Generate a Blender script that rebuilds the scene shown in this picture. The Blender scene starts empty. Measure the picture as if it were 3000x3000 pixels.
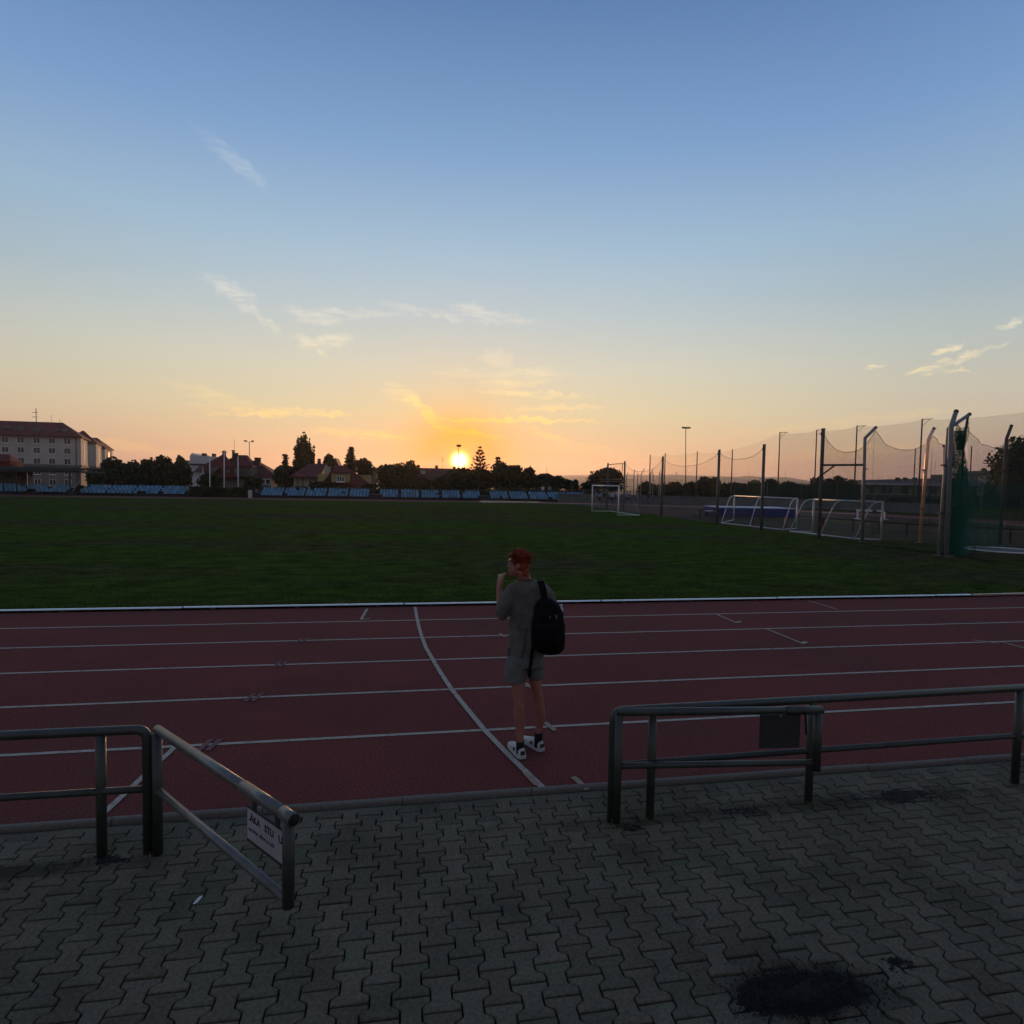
import bpy, bmesh, math, random
import numpy as np
from mathutils import Vector, Matrix
random.seed(7)
rng = np.random.default_rng(7)
S = bpy.context.scene
COL = S.collection

# ---------------------------------------------------------------- camera
FPX, PITCH, ROLL, YAW, CH = 1777.0, 0.04558, 0.01816, 0.17458, 2.41516
_f = Vector((math.sin(YAW) * math.cos(PITCH), math.cos(YAW) * math.cos(PITCH), -math.sin(PITCH)))
_r = Vector((math.cos(YAW), -math.sin(YAW), 0))
_u = _r.cross(_f)
CF = _f
CR = _r * math.cos(ROLL) + _u * math.sin(ROLL)
CU = _u * math.cos(ROLL) - _r * math.sin(ROLL)
CAM = Vector((0, 0, CH))
cd = bpy.data.cameras.new('camera')
cd.sensor_width = 36
cd.lens = 36 * FPX / 3000
cd.clip_start = 0.05
cd.clip_end = 20000
co = bpy.data.objects.new('camera', cd)
COL.objects.link(co)
co.matrix_world = Matrix(((CR.x, CU.x, -CF.x, 0), (CR.y, CU.y, -CF.y, 0), (CR.z, CU.z, -CF.z, CH), (0, 0, 0, 1)))
S.camera = co


def ray(u, v):
    return CF * FPX + CR * (u - 1500) - CU * (v - 1500)


def P(u, v, Y):                     # measured point of the photograph on the plane at distance Y
    d = ray(u, v)
    return CAM + d * (Y / d.y)


def G(u, v, Z=0.0):                 # measured point of the photograph on the ground
    d = ray(u, v)
    return CAM + d * ((Z - CH) / d.z)


def proj(p):
    d = Vector(p) - CAM
    z = d.dot(CF)
    return (1500 + FPX * d.dot(CR) / z, 1500 - FPX * d.dot(CU) / z, z)


def lin(c):
    return tuple(((x / 255) / 12.92 if x / 255 <= 0.04045 else ((x / 255 + 0.055) / 1.055) ** 2.4) for x in c)


# ---------------------------------------------------------------- sky, sun, exposure
S.view_settings.view_transform = 'Standard'
S.view_settings.look = 'None'
S.view_settings.exposure = 0
S.view_settings.gamma = 1
S.render.engine = 'CYCLES'
S.cycles.use_denoising = True
S.cycles.max_bounces = 6
S.cycles.diffuse_bounces = 3
S.cycles.glossy_bounces = 3
S.cycles.transparent_max_bounces = 24
S.cycles.volume_bounces = 0
S.cycles.caustics_reflective = False
S.cycles.caustics_refractive = False

SUN_EL, SUN_AZ = math.radians(2.12), math.radians(5.0)     # azimuth from +Y towards +X
SUN = Vector((math.sin(SUN_AZ) * math.cos(SUN_EL), math.cos(SUN_AZ) * math.cos(SUN_EL), math.sin(SUN_EL)))
sl = bpy.data.lights.new('sun', 'SUN')
sl.energy = 3.4
sl.angle = math.radians(0.53)
sl.color = (1.0, 0.50, 0.20)
so = bpy.data.objects.new('sun', sl)
COL.objects.link(so)
so.rotation_euler = (-SUN).to_track_quat('-Z', 'Y').to_euler()
so.location = (20, 300, 120)

W = bpy.data.worlds.new('World')
S.world = W
W.use_nodes = True
wt = W.node_tree
wt.nodes.clear()


def wn(kind, **kw):
    n = wt.nodes.new(kind)
    for k, v in kw.items():
        setattr(n, k, v)
    return n


def wl(a, b):
    wt.links.new(a, b)


def wmath(op, a, b=None, c=None, clamp=False):
    n = wn('ShaderNodeMath', operation=op, use_clamp=clamp)
    for i, x in enumerate((a, b, c)):
        if x is None:
            continue
        if isinstance(x, (int, float)):
            n.inputs[i].default_value = x
        else:
            wl(x, n.inputs[i])
    return n.outputs[0]


def wdot(a, vec):
    n = wn('ShaderNodeVectorMath', operation='DOT_PRODUCT')
    wl(a, n.inputs[0])
    n.inputs[1].default_value = vec
    return n.outputs['Value']


def wramp(fac, stops):
    n = wn('ShaderNodeValToRGB')
    cr = n.color_ramp
    cr.interpolation = 'B_SPLINE' if False else 'EASE' if False else 'LINEAR'
    while len(cr.elements) < len(stops):
        cr.elements.new(0.5)
    for e, (deg, c) in zip(cr.elements, stops):
        e.position = math.sin(math.radians(deg))
        e.color = (*lin(c), 1)
    wl(fac, n.inputs[0])
    return n.outputs[0]


def wmix(fac, a, b, mode='MIX'):
    n = wn('ShaderNodeMix', data_type='RGBA', blend_type=mode)
    if isinstance(fac, (int, float)):
        n.inputs[0].default_value = fac
    else:
        wl(fac, n.inputs[0])
    for s, x in ((n.inputs[6], a), (n.inputs[7], b)):
        if isinstance(x, tuple):
            s.default_value = (*x, 1)
        else:
            wl(x, s)
    return n.outputs[2]


def wrange(x, a, b):
    n = wn('ShaderNodeMapRange', interpolation_type='SMOOTHSTEP')
    wl(x, n.inputs[0])
    n.inputs[1].default_value = a
    n.inputs[2].default_value = b
    return n.outputs[0]


wdir = wn('ShaderNodeTexCoord').outputs['Generated']
wz = wn('ShaderNodeSeparateXYZ')
wl(wdir, wz.inputs[0])
z = wz.outputs[2]
sd = wdot(wdir, SUN)
hd = wn('ShaderNodeCombineXYZ')
near = wramp(z, [(0, (206, 140, 118)), (1.5, (224, 163, 122)), (3.5, (228, 190, 146)), (6.5, (220, 207, 168)), (10.5, (209, 210, 192)),
                 (15, (186, 202, 206)), (20, (163, 193, 213)), (28, (127, 166, 207)), (38, (94, 134, 180)), (60, (90, 112, 148)), (90, (84, 104, 138))])
side = wramp(z, [(0, (166, 138, 144)), (2.5, (200, 166, 152)), (5, (208, 190, 164)), (8, (201, 196, 178)), (12, (184, 195, 192)),
                 (16, (162, 184, 196)), (21, (147, 178, 205)), (28, (118, 155, 201)), (38, (86, 124, 174)), (60, (86, 108, 146)), (90, (84, 104, 138))])
anti = wramp(z, [(0, (118, 110, 116)), (4, (150, 132, 132)), (9, (158, 148, 150)), (16, (144, 146, 156)), (30, (118, 130, 154)), (60, (96, 114, 144)), (90, (84, 104, 138))])
sky = wmix(wrange(sd, 0.985, 0.70), near, side)
sky = wmix(wrange(sd, 0.45, -0.7), sky, anti)

# cirrus: direction (photo px /1932), length, thickness, tilt, strength
WISPS = [(448, 306, 40, 8, 36, .15), (405, 275, 34, 5, 34, .08), (436, 550, 34, 13, 28, .27), (460, 573, 30, 8, 30, .2), (500, 606, 34, 5, 36, .18),
         (590, 596, 38, 9, 8, .27), (650, 592, 76, 7, -4, .2), (785, 584, 56, 6, 6, .15), (840, 596, 40, 5, 8, .18), (900, 590, 38, 12, 12, .26), (950, 599, 56, 6, 4, .2),
         (615, 645, 36, 10, -14, .28), (590, 652, 30, 7, 25, .24),
         (515, 778, 75, 6, -4, .45), (628, 782, 26, 4, -2, .5), (690, 819, 70, 7, 2, .45), (415, 750, 60, 9, 12, .16), (440, 770, 50, 5, 2, .2), (200, 835, 130, 7, 8, .16),
         (800, 775, 46, 8, 40, .75), (758, 745, 30, 14, 20, .2), (965, 793, 115, 3.6, 0, .8), (985, 712, 60, 14, -8, .22), (1005, 744, 80, 5, 2, .28), (1045, 769, 66, 5, -2, .3),
         (940, 678, 24, 16, 10, .16), (875, 705, 50, 8, 0, .12), (884, 815, 50, 5, 8, .45), (1045, 826, 40, 6, 20, .26), (1095, 843, 60, 4, 2, .16),
         (1750, 698, 22, 4.5, -14, .28), (1788, 700, 28, 2.6, 4, .2), (1858, 661, 22, 3, -16, .24), (1792, 659, 20, 3.5, -12, .4), (1815, 675, 28, 5, -18, .3), (1910, 610, 15, 2.8, -16, .26),
         (1652, 693, 11, 2.5, -10, .35), (1560, 800, 150, 7, -6, .1), (1620, 850, 120, 8, -6, .14), (420, 838, 40, 4, 3, .0), (1180, 860, 160, 8, 4, .1)]
nz = wn('ShaderNodeTexNoise')
nz.inputs['Scale'].default_value = 44
nz.inputs['Detail'].default_value = 6
nz.inputs['Roughness'].default_value = 0.62
wmp = wn('ShaderNodeMapping')
wmp.inputs['Rotation'].default_value = (0, math.radians(20), 0)
wmp.inputs['Scale'].default_value = (0.55, 0.55, 3.6)
wl(wdir, wmp.inputs[0])
wl(wmp.outputs[0], nz.inputs['Vector'])
warp = wn('ShaderNodeVectorMath', operation='MULTIPLY_ADD')
nz2 = wn('ShaderNodeTexNoise')
nz2.inputs['Scale'].default_value = 60
nz2.inputs['Detail'].default_value = 3
wl(wdir, nz2.inputs['Vector'])
nsub = wn('ShaderNodeVectorMath', operation='SUBTRACT')
wl(nz2.outputs['Color'], nsub.inputs[0])
nsub.inputs[1].default_value = (.5, .5, .5)
wl(nsub.outputs[0], warp.inputs[0])
warp.inputs[1].default_value = (.038, .038, .022)
wl(wdir, warp.inputs[2])
acc = None
for (x, y, ln, th, tilt, st) in WISPS:
    if st <= 0:
        continue
    k = 3000 / 1932
    c = ray(x * k, y * k).normalized()
    r = Vector((c.y, -c.x, 0)).normalized()
    up = r.cross(c)
    ca, sa = math.cos(math.radians(tilt)), math.sin(math.radians(tilt))
    A = (r * ca - up * sa) * (FPX / k / ln)
    B = (r * sa + up * ca) * (FPX / k / th)
    a = wdot(warp.outputs[0], A)
    b = wdot(warp.outputs[0], B)
    q = wmath('MULTIPLY_ADD', a, a, wmath('MULTIPLY', b, b))
    m = wmath('MAXIMUM', wmath('MULTIPLY_ADD', q, -.45, 1.0), 0.0)
    m = wmath('MULTIPLY', m, st)
    m = wmath('MULTIPLY', m, wmath('GREATER_THAN', wdot(wdir, c), 0.5))
    acc = m if acc is None else wmath('MAXIMUM', acc, m)
cl = wmath('MULTIPLY', acc, wrange(nz.outputs['Fac'], 0.28, 0.66))
cl = wmath('MULTIPLY', cl, wmath('MULTIPLY_ADD', wrange(z, .30, .12), .9, 1.9), clamp=True)
ccol = wramp(z, [(0, (255, 190, 120)), (5, (255, 218, 140)), (9, (255, 234, 178)), (14, (246, 238, 218)), (20, (226, 230, 232)), (30, (200, 212, 230)), (90, (180, 195, 220))])
sky = wmix(cl, sky, ccol)

# glow of the low sun: angle in degrees from its centre
ang = wmath('MULTIPLY', wmath('ARCCOSINE', wmath('MINIMUM', sd, 1.0)), 57.2958)
def wglow(col, width, power=1.0):
    e = wmath('POWER', 2.71828, wmath('MULTIPLY', wmath('POWER', wmath('DIVIDE', ang, width), power), -1.0))
    n = wn('ShaderNodeVectorMath', operation='SCALE')
    n.inputs[0].default_value = col
    wl(e, n.inputs['Scale'])
    return n.outputs[0]
for g in (wglow((.12, -.03, -.10), 7.5, 1.4), wglow((.30, -.19, -.38), 4.0, 1.7), wglow((1.3, .42, -.06), 1.20, 1.5), wglow((7, 5.6, 3.4), .62, 2.4)):
    sky = wmix(1.0, sky, g, 'ADD')
mx = wn('ShaderNodeVectorMath', operation='MAXIMUM')
wl(sky, mx.inputs[0])
mx.inputs[1].default_value = (.004, .004, .004)
bg1 = wn('ShaderNodeBackground')
bg1.inputs['Strength'].default_value = 1.0
wl(mx.outputs[0], bg1.inputs['Color'])
out = wn('ShaderNodeOutputWorld')
wl(bg1.outputs[0], out.inputs['Surface'])
W.cycles.sampling_method = 'MANUAL'
W.cycles.sample_map_resolution = 512


# ---------------------------------------------------------------- materials
MATS = {}


def mat(name, c, rough=.75, var=.18, scale=6., bump=0., bscale=60., metal=0., c2=None, c2scale=1.2, c2lo=.45, c2hi=.6, rand=0., spec=.3, alpha=1., stretch=(1, 1, 1), world=False):
    if name in MATS:
        return MATS[name]
    m = bpy.data.materials.new(name)
    m.use_nodes = True
    nt = m.node_tree
    b = nt.nodes['Principled BSDF']
    b.inputs['Roughness'].default_value = rough
    b.inputs['Metallic'].default_value = metal
    b.inputs['Specular IOR Level'].default_value = spec
    tc = nt.nodes.new('ShaderNodeTexCoord')
    mp = nt.nodes.new('ShaderNodeMapping')
    mp.inputs['Scale'].default_value = stretch
    gp = nt.nodes.new('ShaderNodeNewGeometry') if world else None
    nt.links.new(gp.outputs['Position'] if world else tc.outputs['Object'], mp.inputs[0])
    base = None
    if c2 is not None:
        n2 = nt.nodes.new('ShaderNodeTexNoise')
        n2.inputs['Scale'].default_value = c2scale
        n2.inputs['Detail'].default_value = 5
        nt.links.new(mp.outputs[0], n2.inputs['Vector'])
        mr = nt.nodes.new('ShaderNodeMapRange')
        mr.inputs[1].default_value = c2lo
        mr.inputs[2].default_value = c2hi
        nt.links.new(n2.outputs['Fac'], mr.inputs[0])
        mx = nt.nodes.new('ShaderNodeMix')
        mx.data_type = 'RGBA'
        mx.inputs[6].default_value = (*c, 1)
        mx.inputs[7].default_value = (*c2, 1)
        nt.links.new(mr.outputs[0], mx.inputs[0])
        base = mx.outputs[2]
    nn = nt.nodes.new('ShaderNodeTexNoise')
    nn.inputs['Scale'].default_value = scale
    nn.inputs['Detail'].default_value = 6
    nt.links.new(mp.outputs[0], nn.inputs['Vector'])
    hv = nt.nodes.new('ShaderNodeMapRange')
    hv.inputs[1].default_value = .25
    hv.inputs[2].default_value = .75
    hv.inputs[3].default_value = 1 - var
    hv.inputs[4].default_value = 1 + var
    nt.links.new(nn.outputs['Fac'], hv.inputs[0])
    val = hv.outputs[0]
    if rand:
        oi = nt.nodes.new('ShaderNodeObjectInfo')
        gi = nt.nodes.new('ShaderNodeNewGeometry')
        ad = nt.nodes.new('ShaderNodeMath')
        ad.operation = 'ADD'
        nt.links.new(oi.outputs['Random'], ad.inputs[0])
        nt.links.new(gi.outputs['Random Per Island'], ad.inputs[1])
        fr = nt.nodes.new('ShaderNodeMath')
        fr.operation = 'FRACT'
        nt.links.new(ad.outputs[0], fr.inputs[0])
        r2 = nt.nodes.new('ShaderNodeMapRange')
        r2.inputs[3].default_value = 1 - rand
        r2.inputs[4].default_value = 1 + rand
        nt.links.new(fr.outputs[0], r2.inputs[0])
        ml = nt.nodes.new('ShaderNodeMath')
        ml.operation = 'MULTIPLY'
        nt.links.new(val, ml.inputs[0])
        nt.links.new(r2.outputs[0], ml.inputs[1])
        val = ml.outputs[0]
        MATS[name + '#rand'] = fr
    sc = nt.nodes.new('ShaderNodeVectorMath')
    sc.operation = 'SCALE'
    if base is None:
        sc.inputs[0].default_value = c
    else:
        nt.links.new(base, sc.inputs[0])
    nt.links.new(val, sc.inputs['Scale'])
    nt.links.new(sc.outputs[0], b.inputs['Base Color'])
    if bump:
        bn = nt.nodes.new('ShaderNodeTexNoise')
        bn.inputs['Scale'].default_value = bscale
        bn.inputs['Detail'].default_value = 3
        nt.links.new(mp.outputs[0], bn.inputs['Vector'])
        bp = nt.nodes.new('ShaderNodeBump')
        bp.inputs['Strength'].default_value = bump
        bp.inputs['Distance'].default_value = .02
        nt.links.new(bn.outputs['Fac'], bp.inputs['Height'])
        nt.links.new(bp.outputs[0], b.inputs['Normal'])
    if alpha < 1:
        b.inputs['Alpha'].default_value = alpha
    MATS[name] = m
    return m


# ---------------------------------------------------------------- mesh helpers
class MB:
    def __init__(self):
        self.v, self.f = [], []

    def add(self, vs, fs):
        o = len(self.v)
        self.v += [tuple(x) for x in vs]
        self.f += [tuple(i + o for i in f) for f in fs]
        return self

    def box(self, c, s, rz=0., M=None):
        hx, hy, hz = s[0] / 2, s[1] / 2, s[2] / 2
        pts = [Vector((x, y, z)) for x in (-hx, hx) for y in (-hy, hy) for z in (-hz, hz)]
        if M is None:
            M = Matrix.Rotation(rz, 3, 'Z')
        pts = [M @ p + Vector(c) for p in pts]
        return self.add(pts, [(0, 1, 3, 2), (4, 6, 7, 5), (0, 4, 5, 1), (2, 3, 7, 6), (0, 2, 6, 4), (1, 5, 7, 3)])

    def span(self, a, b):           # box between two corners
        return self.box([(a[i] + b[i]) / 2 for i in range(3)], [abs(b[i] - a[i]) for i in range(3)])

    def tube(self, pts, r, n=8, cap=True):
        pts = [Vector(p) for p in pts]
        rs = r if isinstance(r, (list, tuple)) else [r] * len(pts)
        rings = []
        prev = None
        for i, p in enumerate(pts):
            if i == 0:
                t = pts[1] - pts[0]
            elif i == len(pts) - 1:
                t = pts[-1] - pts[-2]
            else:
                t = (pts[i + 1] - p).normalized() + (p - pts[i - 1]).normalized()
            t.normalize()
            if prev is None:
                a = t.cross(Vector((0, 0, 1)))
                if a.length < 1e-3:
                    a = t.cross(Vector((0, 1, 0)))
            else:
                a = prev - t * prev.dot(t)
                if a.length < 1e-4:
                    a = t.orthogonal()
            a.normalize()
            prev = a
            b = t.cross(a)
            rings.append([p + (a * math.cos(2 * math.pi * k / n) + b * math.sin(2 * math.pi * k / n)) * rs[i] for k in range(n)])
        vs = [q for rg in rings for q in rg]
        fs = []
        for i in range(len(rings) - 1):
            for k in range(n):
                fs.append((i * n + k, i * n + (k + 1) % n, (i + 1) * n + (k + 1) % n, (i + 1) * n + k))
        if cap:
            fs.append(tuple(range(n - 1, -1, -1)))
            fs.append(tuple((len(rings) - 1) * n + k for k in range(n)))
        return self.add(vs, fs)

    def ball(self, c, r, seg=12, rings=8, M=None):
        r = r if isinstance(r, (list, tuple)) else (r, r, r)
        vs, fs = [], []
        for i in range(rings + 1):
            th = math.pi * i / rings
            for k in range(seg):
                ph = 2 * math.pi * k / seg
                p = Vector((r[0] * math.sin(th) * math.cos(ph), r[1] * math.sin(th) * math.sin(ph), r[2] * math.cos(th)))
                if M is not None:
                    p = M @ p
                vs.append(p + Vector(c))
        for i in range(rings):
            for k in range(seg):
                fs.append((i * seg + k, (i + 1) * seg + k, (i + 1) * seg + (k + 1) % seg, i * seg + (k + 1) % seg))
        return self.add(vs, fs)

    def loft(self, rings, cap=True, closed=True):
        n = len(rings[0])
        vs = [q for rg in rings for q in rg]
        fs = []
        for i in range(len(rings) - 1):
            for k in range(n if closed else n - 1):
                fs.append((i * n + k, i * n + (k + 1) % n, (i + 1) * n + (k + 1) % n, (i + 1) * n + k))
        if cap:
            fs.append(tuple(range(n - 1, -1, -1)))
            fs.append(tuple((len(rings) - 1) * n + k for k in range(n)))
        return self.add(vs, fs)

    def prism(self, poly, z0, z1):
        n = len(poly)
        vs = [(x, y, z0) for x, y in poly] + [(x, y, z1) for x, y in poly]
        fs = [tuple(range(n - 1, -1, -1)), tuple(range(n, 2 * n))] + [(k, (k + 1) % n, n + (k + 1) % n, n + k) for k in range(n)]
        return self.add(vs, fs)

    def mesh(self, name, smooth=False):
        me = bpy.data.meshes.new(name)
        me.from_pydata(self.v, [], self.f)
        if smooth:
            me.shade_smooth() if hasattr(me, 'shade_smooth') else me.polygons.foreach_set('use_smooth', [True] * len(me.polygons))
        me.update()
        return me

    def build(self, name, m, parent=None, smooth=False, auto=None):
        if parent is not None:
            o = wloc(parent)
            self.v = [(x - o[0], y - o[1], z - o[2]) for x, y, z in self.v]
        me = self.mesh(name, smooth)
        if auto is not None:
            me.shade_smooth()
            me.set_sharp_from_angle(angle=math.radians(auto))
        me.materials.append(m)
        ob = bpy.data.objects.new(name, me)
        COL.objects.link(ob)
        if parent is not None:
            ob.parent = parent
        return ob


def wloc(o):
    l = Vector(o.location)
    while o.parent is not None:
        o = o.parent
        l = l + Vector(o.location)
    return l


def tag(o, label=None, cat=None, group=None, kind=None):
    if label:
        o['label'] = label
    if cat:
        o['category'] = cat
    if group:
        o['group'] = group
    if kind:
        o['kind'] = kind
    return o


def thing(name, label, cat, loc=(0, 0, 0), group=None):
    o = bpy.data.objects.new(name, None)
    COL.objects.link(o)
    o.location = loc
    o.empty_display_size = .1
    return tag(o, label, cat, group)


def copy_tree(o, parent=None):
    c = o.copy()
    COL.objects.link(c)
    if parent is not None:
        c.parent = parent
    for ch in list(o.children):
        copy_tree(ch, c)
    return c


def instance(name, me, loc, parent=None, rz=0., sc=None):
    o = bpy.data.objects.new(name, me)
    COL.objects.link(o)
    if parent is not None:
        o.parent = parent
        loc = Vector(loc) - wloc(parent)
    o.location = loc
    if rz:
        o.rotation_euler = (0, 0, rz)
    if sc:
        o.scale = sc
    return o


def npmesh(name, verts, faces, m, parent=None, smooth=False):   # big numpy meshes: faces (n,3) or (n,4)
    me = bpy.data.meshes.new(name)
    nv, nf, k = len(verts), len(faces), faces.shape[1]
    me.vertices.add(nv)
    me.vertices.foreach_set('co', np.asarray(verts, np.float32).ravel())
    me.loops.add(nf * k)
    me.loops.foreach_set('vertex_index', faces.astype(np.int32).ravel())
    me.polygons.add(nf)
    me.polygons.foreach_set('loop_start', np.arange(0, nf * k, k, dtype=np.int32))
    if smooth:
        me.polygons.foreach_set('use_smooth', np.ones(nf, bool))
    me.update(calc_edges=True)
    me.materials.append(m)
    ob = bpy.data.objects.new(name, me)
    COL.objects.link(ob)
    if parent is not None:
        ob.parent = parent
    return ob


def evaluated(mb, name, m, mods, parent=None, smooth=True):    # mesh run through modifiers (remesh, smooth) and stored as plain mesh
    ob = mb.build('tmp', m)
    for kind, kw in mods:
        md = ob.modifiers.new(kind, kind)
        for k, v in kw.items():
            setattr(md, k, v)
    dg = bpy.context.evaluated_depsgraph_get()
    me = bpy.data.meshes.new_from_object(ob.evaluated_get(dg))
    old = ob.data
    bpy.data.objects.remove(ob)
    bpy.data.meshes.remove(old)
    me.name = name
    me.materials.clear()
    me.materials.append(m)
    if smooth:
        me.polygons.foreach_set('use_smooth', [True] * len(me.polygons))
    o = bpy.data.objects.new(name, me)
    if parent is not None:
        o.parent = parent
        w = wloc(parent)
        me.transform(Matrix.Translation(-w))
    COL.objects.link(o)
    return o


def grid_sheet(name, x0, x1, y0, y1, nx, ny, zf, m):
    xs = np.linspace(x0, x1, nx + 1)
    ys = np.linspace(y0, y1, ny + 1)
    X, Y = np.meshgrid(xs, ys)
    V = np.stack([X, Y, zf(X, Y)], -1).reshape(-1, 3)
    i = np.arange(nx * ny)
    a = (i // nx) * (nx + 1) + i % nx
    F = np.stack([a, a + 1, a + nx + 2, a + nx + 1], -1)
    return npmesh(name, V, F, m, smooth=True)

# ================================================================ the setting
M_ground = mat('ground_soil', (.055, .047, .038), .95, .3, .6, c2=(.035, .045, .022), c2scale=.08)
g = MB().add([(-4200, -30, -.30), (4200, -30, -.30), (4200, 4200, -.30), (-4200, 4200, -.30)], [(0, 1, 2, 3)]).build('ground', M_ground)
tag(g, kind='structure')

# running track: straights along X, one bend at each end
XB, XA = 13.0, -71.0                                   # where the bends start
Y_IN, Y_OUT = 11.89, 4.60
CY = 44.95
R_IN, R_OUT = CY - Y_IN, CY - Y_OUT
FAR_OUT = 84.3


def oval(r_in_y, far_y, xb=XB, n=48):
    """closed outline through near straight (y=r_in_y) and far straight (y=far_y)"""
    cy, r = (r_in_y + far_y) / 2, (far_y - r_in_y) / 2
    pts = []
    for i in range(n + 1):
        t = -math.pi / 2 + math.pi * i / n
        pts.append((xb + r * math.cos(t), cy + r * math.sin(t)))
    for i in range(n + 1):
        t = math.pi / 2 + math.pi * i / n
        pts.append((XA + r * math.cos(t), cy + r * math.sin(t)))
    return pts


def ring(name, ia, oa, zz, m):
    n = len(ia)
    vs = [(x, y, zz) for x, y in ia] + [(x, y, zz) for x, y in oa]
    return MB().add(vs, [(k, n + k, n + (k + 1) % n, (k + 1) % n) for k in range(n)]).build(name, m)


M_track = mat('track_rubber', (.180, .050, .044), .95, .42, 48., .6, 300., c2=(.138, .047, .042), c2scale=.55, c2lo=.42, c2hi=.72, spec=.08)
track = ring('running_track', oval(Y_IN, 78.0), oval(Y_OUT, FAR_OUT), 0.0, M_track)
tag(track, kind='structure')
M_line = mat('line_paint', (.38, .33, .27), .85, .22, 34., c2=(.22, .17, .14), c2scale=9., c2lo=.52, c2hi=.75)
for i, y in enumerate((10.68, 9.46, 8.24, 7.02, 5.80)):
    k = (i + 1) / 6
    yi = y
    fy = 78.0 + 6.3 * k
    o = ring('lane_line', oval(yi + .025, fy - .025), oval(yi - .025, fy + .025), .004, M_line)
    o.parent = track


def strip(name, pts, w, m, zz=.008, parent=None):
    pts = [Vector((x, y, 0)) for x, y in pts]
    L, R = [], []
    for i, p in enumerate(pts):
        t = (pts[min(i + 1, len(pts) - 1)] - pts[max(i - 1, 0)]).normalized()
        n = Vector((-t.y, t.x, 0)) * w / 2
        L.append((*(p + n).xy, zz))
        R.append((*(p - n).xy, zz))
    n = len(pts)
    return MB().add(L + R, [(n + i, n + i + 1, i + 1, i) for i in range(n - 1)]).build(name, m, parent)


brk = [(.208, 11.80), (.21, 11.68), (.225, 10.9), (.245, 10.2), (.275, 9.51), (.32, 8.85), (.385, 8.30), (.465, 7.65), (.55, 7.05), (.66, 6.45), (.79, 5.78), (.93, 5.22), (1.04, 4.82), (1.10, 4.61)]
strip('break_line', brk, .055, M_line, parent=track)
strip('start_line', [(-2.11, 4.66), (-2.01, 5.79)], .05, M_line, parent=track)
strip('start_mark', [(-.74, 10.80), (-.69, 11.72)], .045, M_line, parent=track)
strip('start_mark', [(-.74, 10.83), (-.60, 10.85)], .045, M_line, .0085, parent=track)
for a, b, f in (((5.88, 10.66), (5.88, 9.92), 9.98), ((6.155, 9.44), (6.155, 8.45), 8.52), ((8.64, 11.75), (8.64, 10.85), None), ((9.55, 8.22), (9.55, 7.3), None), ((9.2, 8.36), (9.42, 8.12), None)):
    strip('relay_mark', [a, b], .035, M_line, parent=track)
    if f:
        strip('relay_mark', [(b[0] + .02, f - .03), (b[0] + .13, f + .03)], .07, M_line, .0085, parent=track)
M_blue = mat('faded_blue_paint', (.17, .075, .078), .9, .3, 30.)
M_cream = mat('faded_cream_paint', (.30, .22, .16), .9, .3, 30.)
for u, v in ((604, 2185), (735, 2045), (815, 1947), (878, 1878)):
    p = G(u, v)
    strip('lane_tick', [(p.x - .035, p.y - .12), (p.x + .01, p.y + .12)], .05, M_blue, .0095, parent=track)
    strip('lane_tick', [(p.x + .045, p.y - .12), (p.x + .09, p.y + .12)], .05, M_blue, .0095, parent=track)
for u, v in ((1609, 2130), (1546, 2010), (1697, 2297), (1470, 1862), (1553, 2284)):
    p = G(u, v)
    strip('lane_tick', [(p.x - .02, p.y + .11), (p.x + .035, p.y - .11)], .05, M_cream, .0095, parent=track)

# grass field with turf relief and loose blades near the kerb
M_grass = mat('turf', (.046, .070, .012), .95, .6, 2.4, .9, 14., c2=(.054, .049, .025), c2scale=.16, c2lo=.45, c2hi=.62, spec=.0, stretch=(.45, 1, 1))


def gz(X, Y):
    return (.02 + .020 * np.sin(X * 9.1 + 2 * np.sin(Y * 7.3)) * np.sin(Y * 11.7 + 1.3 * np.sin(X * 5.1)) + .010 * np.sin(X * 23.7 + Y * 3) * np.sin(Y * 29.1 - X * 2)
            + .02 * np.sin(X * .35 + .5) * np.sin(Y * .23))


f1 = grid_sheet('grass_field', -20, 20.6, 12.02, 24, 420, 150, gz, M_grass)
tag(f1, kind='structure')
wavy = [(20.6 + (4.2 if y < 22 else 4.2 - (y - 22) * .42 if y < 32 else 0) + .35 * math.sin(y * 1.3) + .25 * math.sin(y * 3.1 + 1), y) for y in np.arange(24, 78.1, .5)]
f2 = MB().add([(-100, 24, .02)] + [(x, y, .02) for x, y in wavy] + [(-100, 78, .02)], [tuple(range(len(wavy) + 2))])
near_edge = [(25.0 + .4 * math.sin(y * 1.3), y) for y in np.arange(12.4, 24.1, .5)]
f2.add([(20.59, 12.2, .02)] + [(x, y, .02) for x, y in near_edge] + [(20.59, 24.0, .02)], [tuple(range(len(near_edge) + 2))]).add([(-100, 12.02, .02), (-20, 12.02, .02), (-20, 24, .02), (-100, 24, .02)], [(0, 1, 2, 3)])
f2 = f2.build('grass_field', M_grass)
tag(f2, kind='structure')
f2.parent = None
NB = 90000
Yb = 12.04 + (rng.random(NB) ** 1.7) * 14
Xb = -3.2 - Yb * .68 + rng.random(NB) * (Yb * 1.85 + 6)
Xb = np.clip(Xb, -19, 20.4)
clump = np.sin(Xb * 2.1 + np.sin(Yb * 1.7)) * np.sin(Yb * 2.7 + Xb * .4)
hb = (.018 + .03 * rng.random(NB)) * (1 + .5 * clump) + np.where(Yb < 12.25, .02 * rng.random(NB), 0)
wb = .006 + .008 * rng.random(NB)
az = rng.random(NB) * np.pi
lx, ly = (rng.random(NB) - .5) * .05, (rng.random(NB) - .5) * .05
zb = gz(Xb, Yb) - .004
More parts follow.
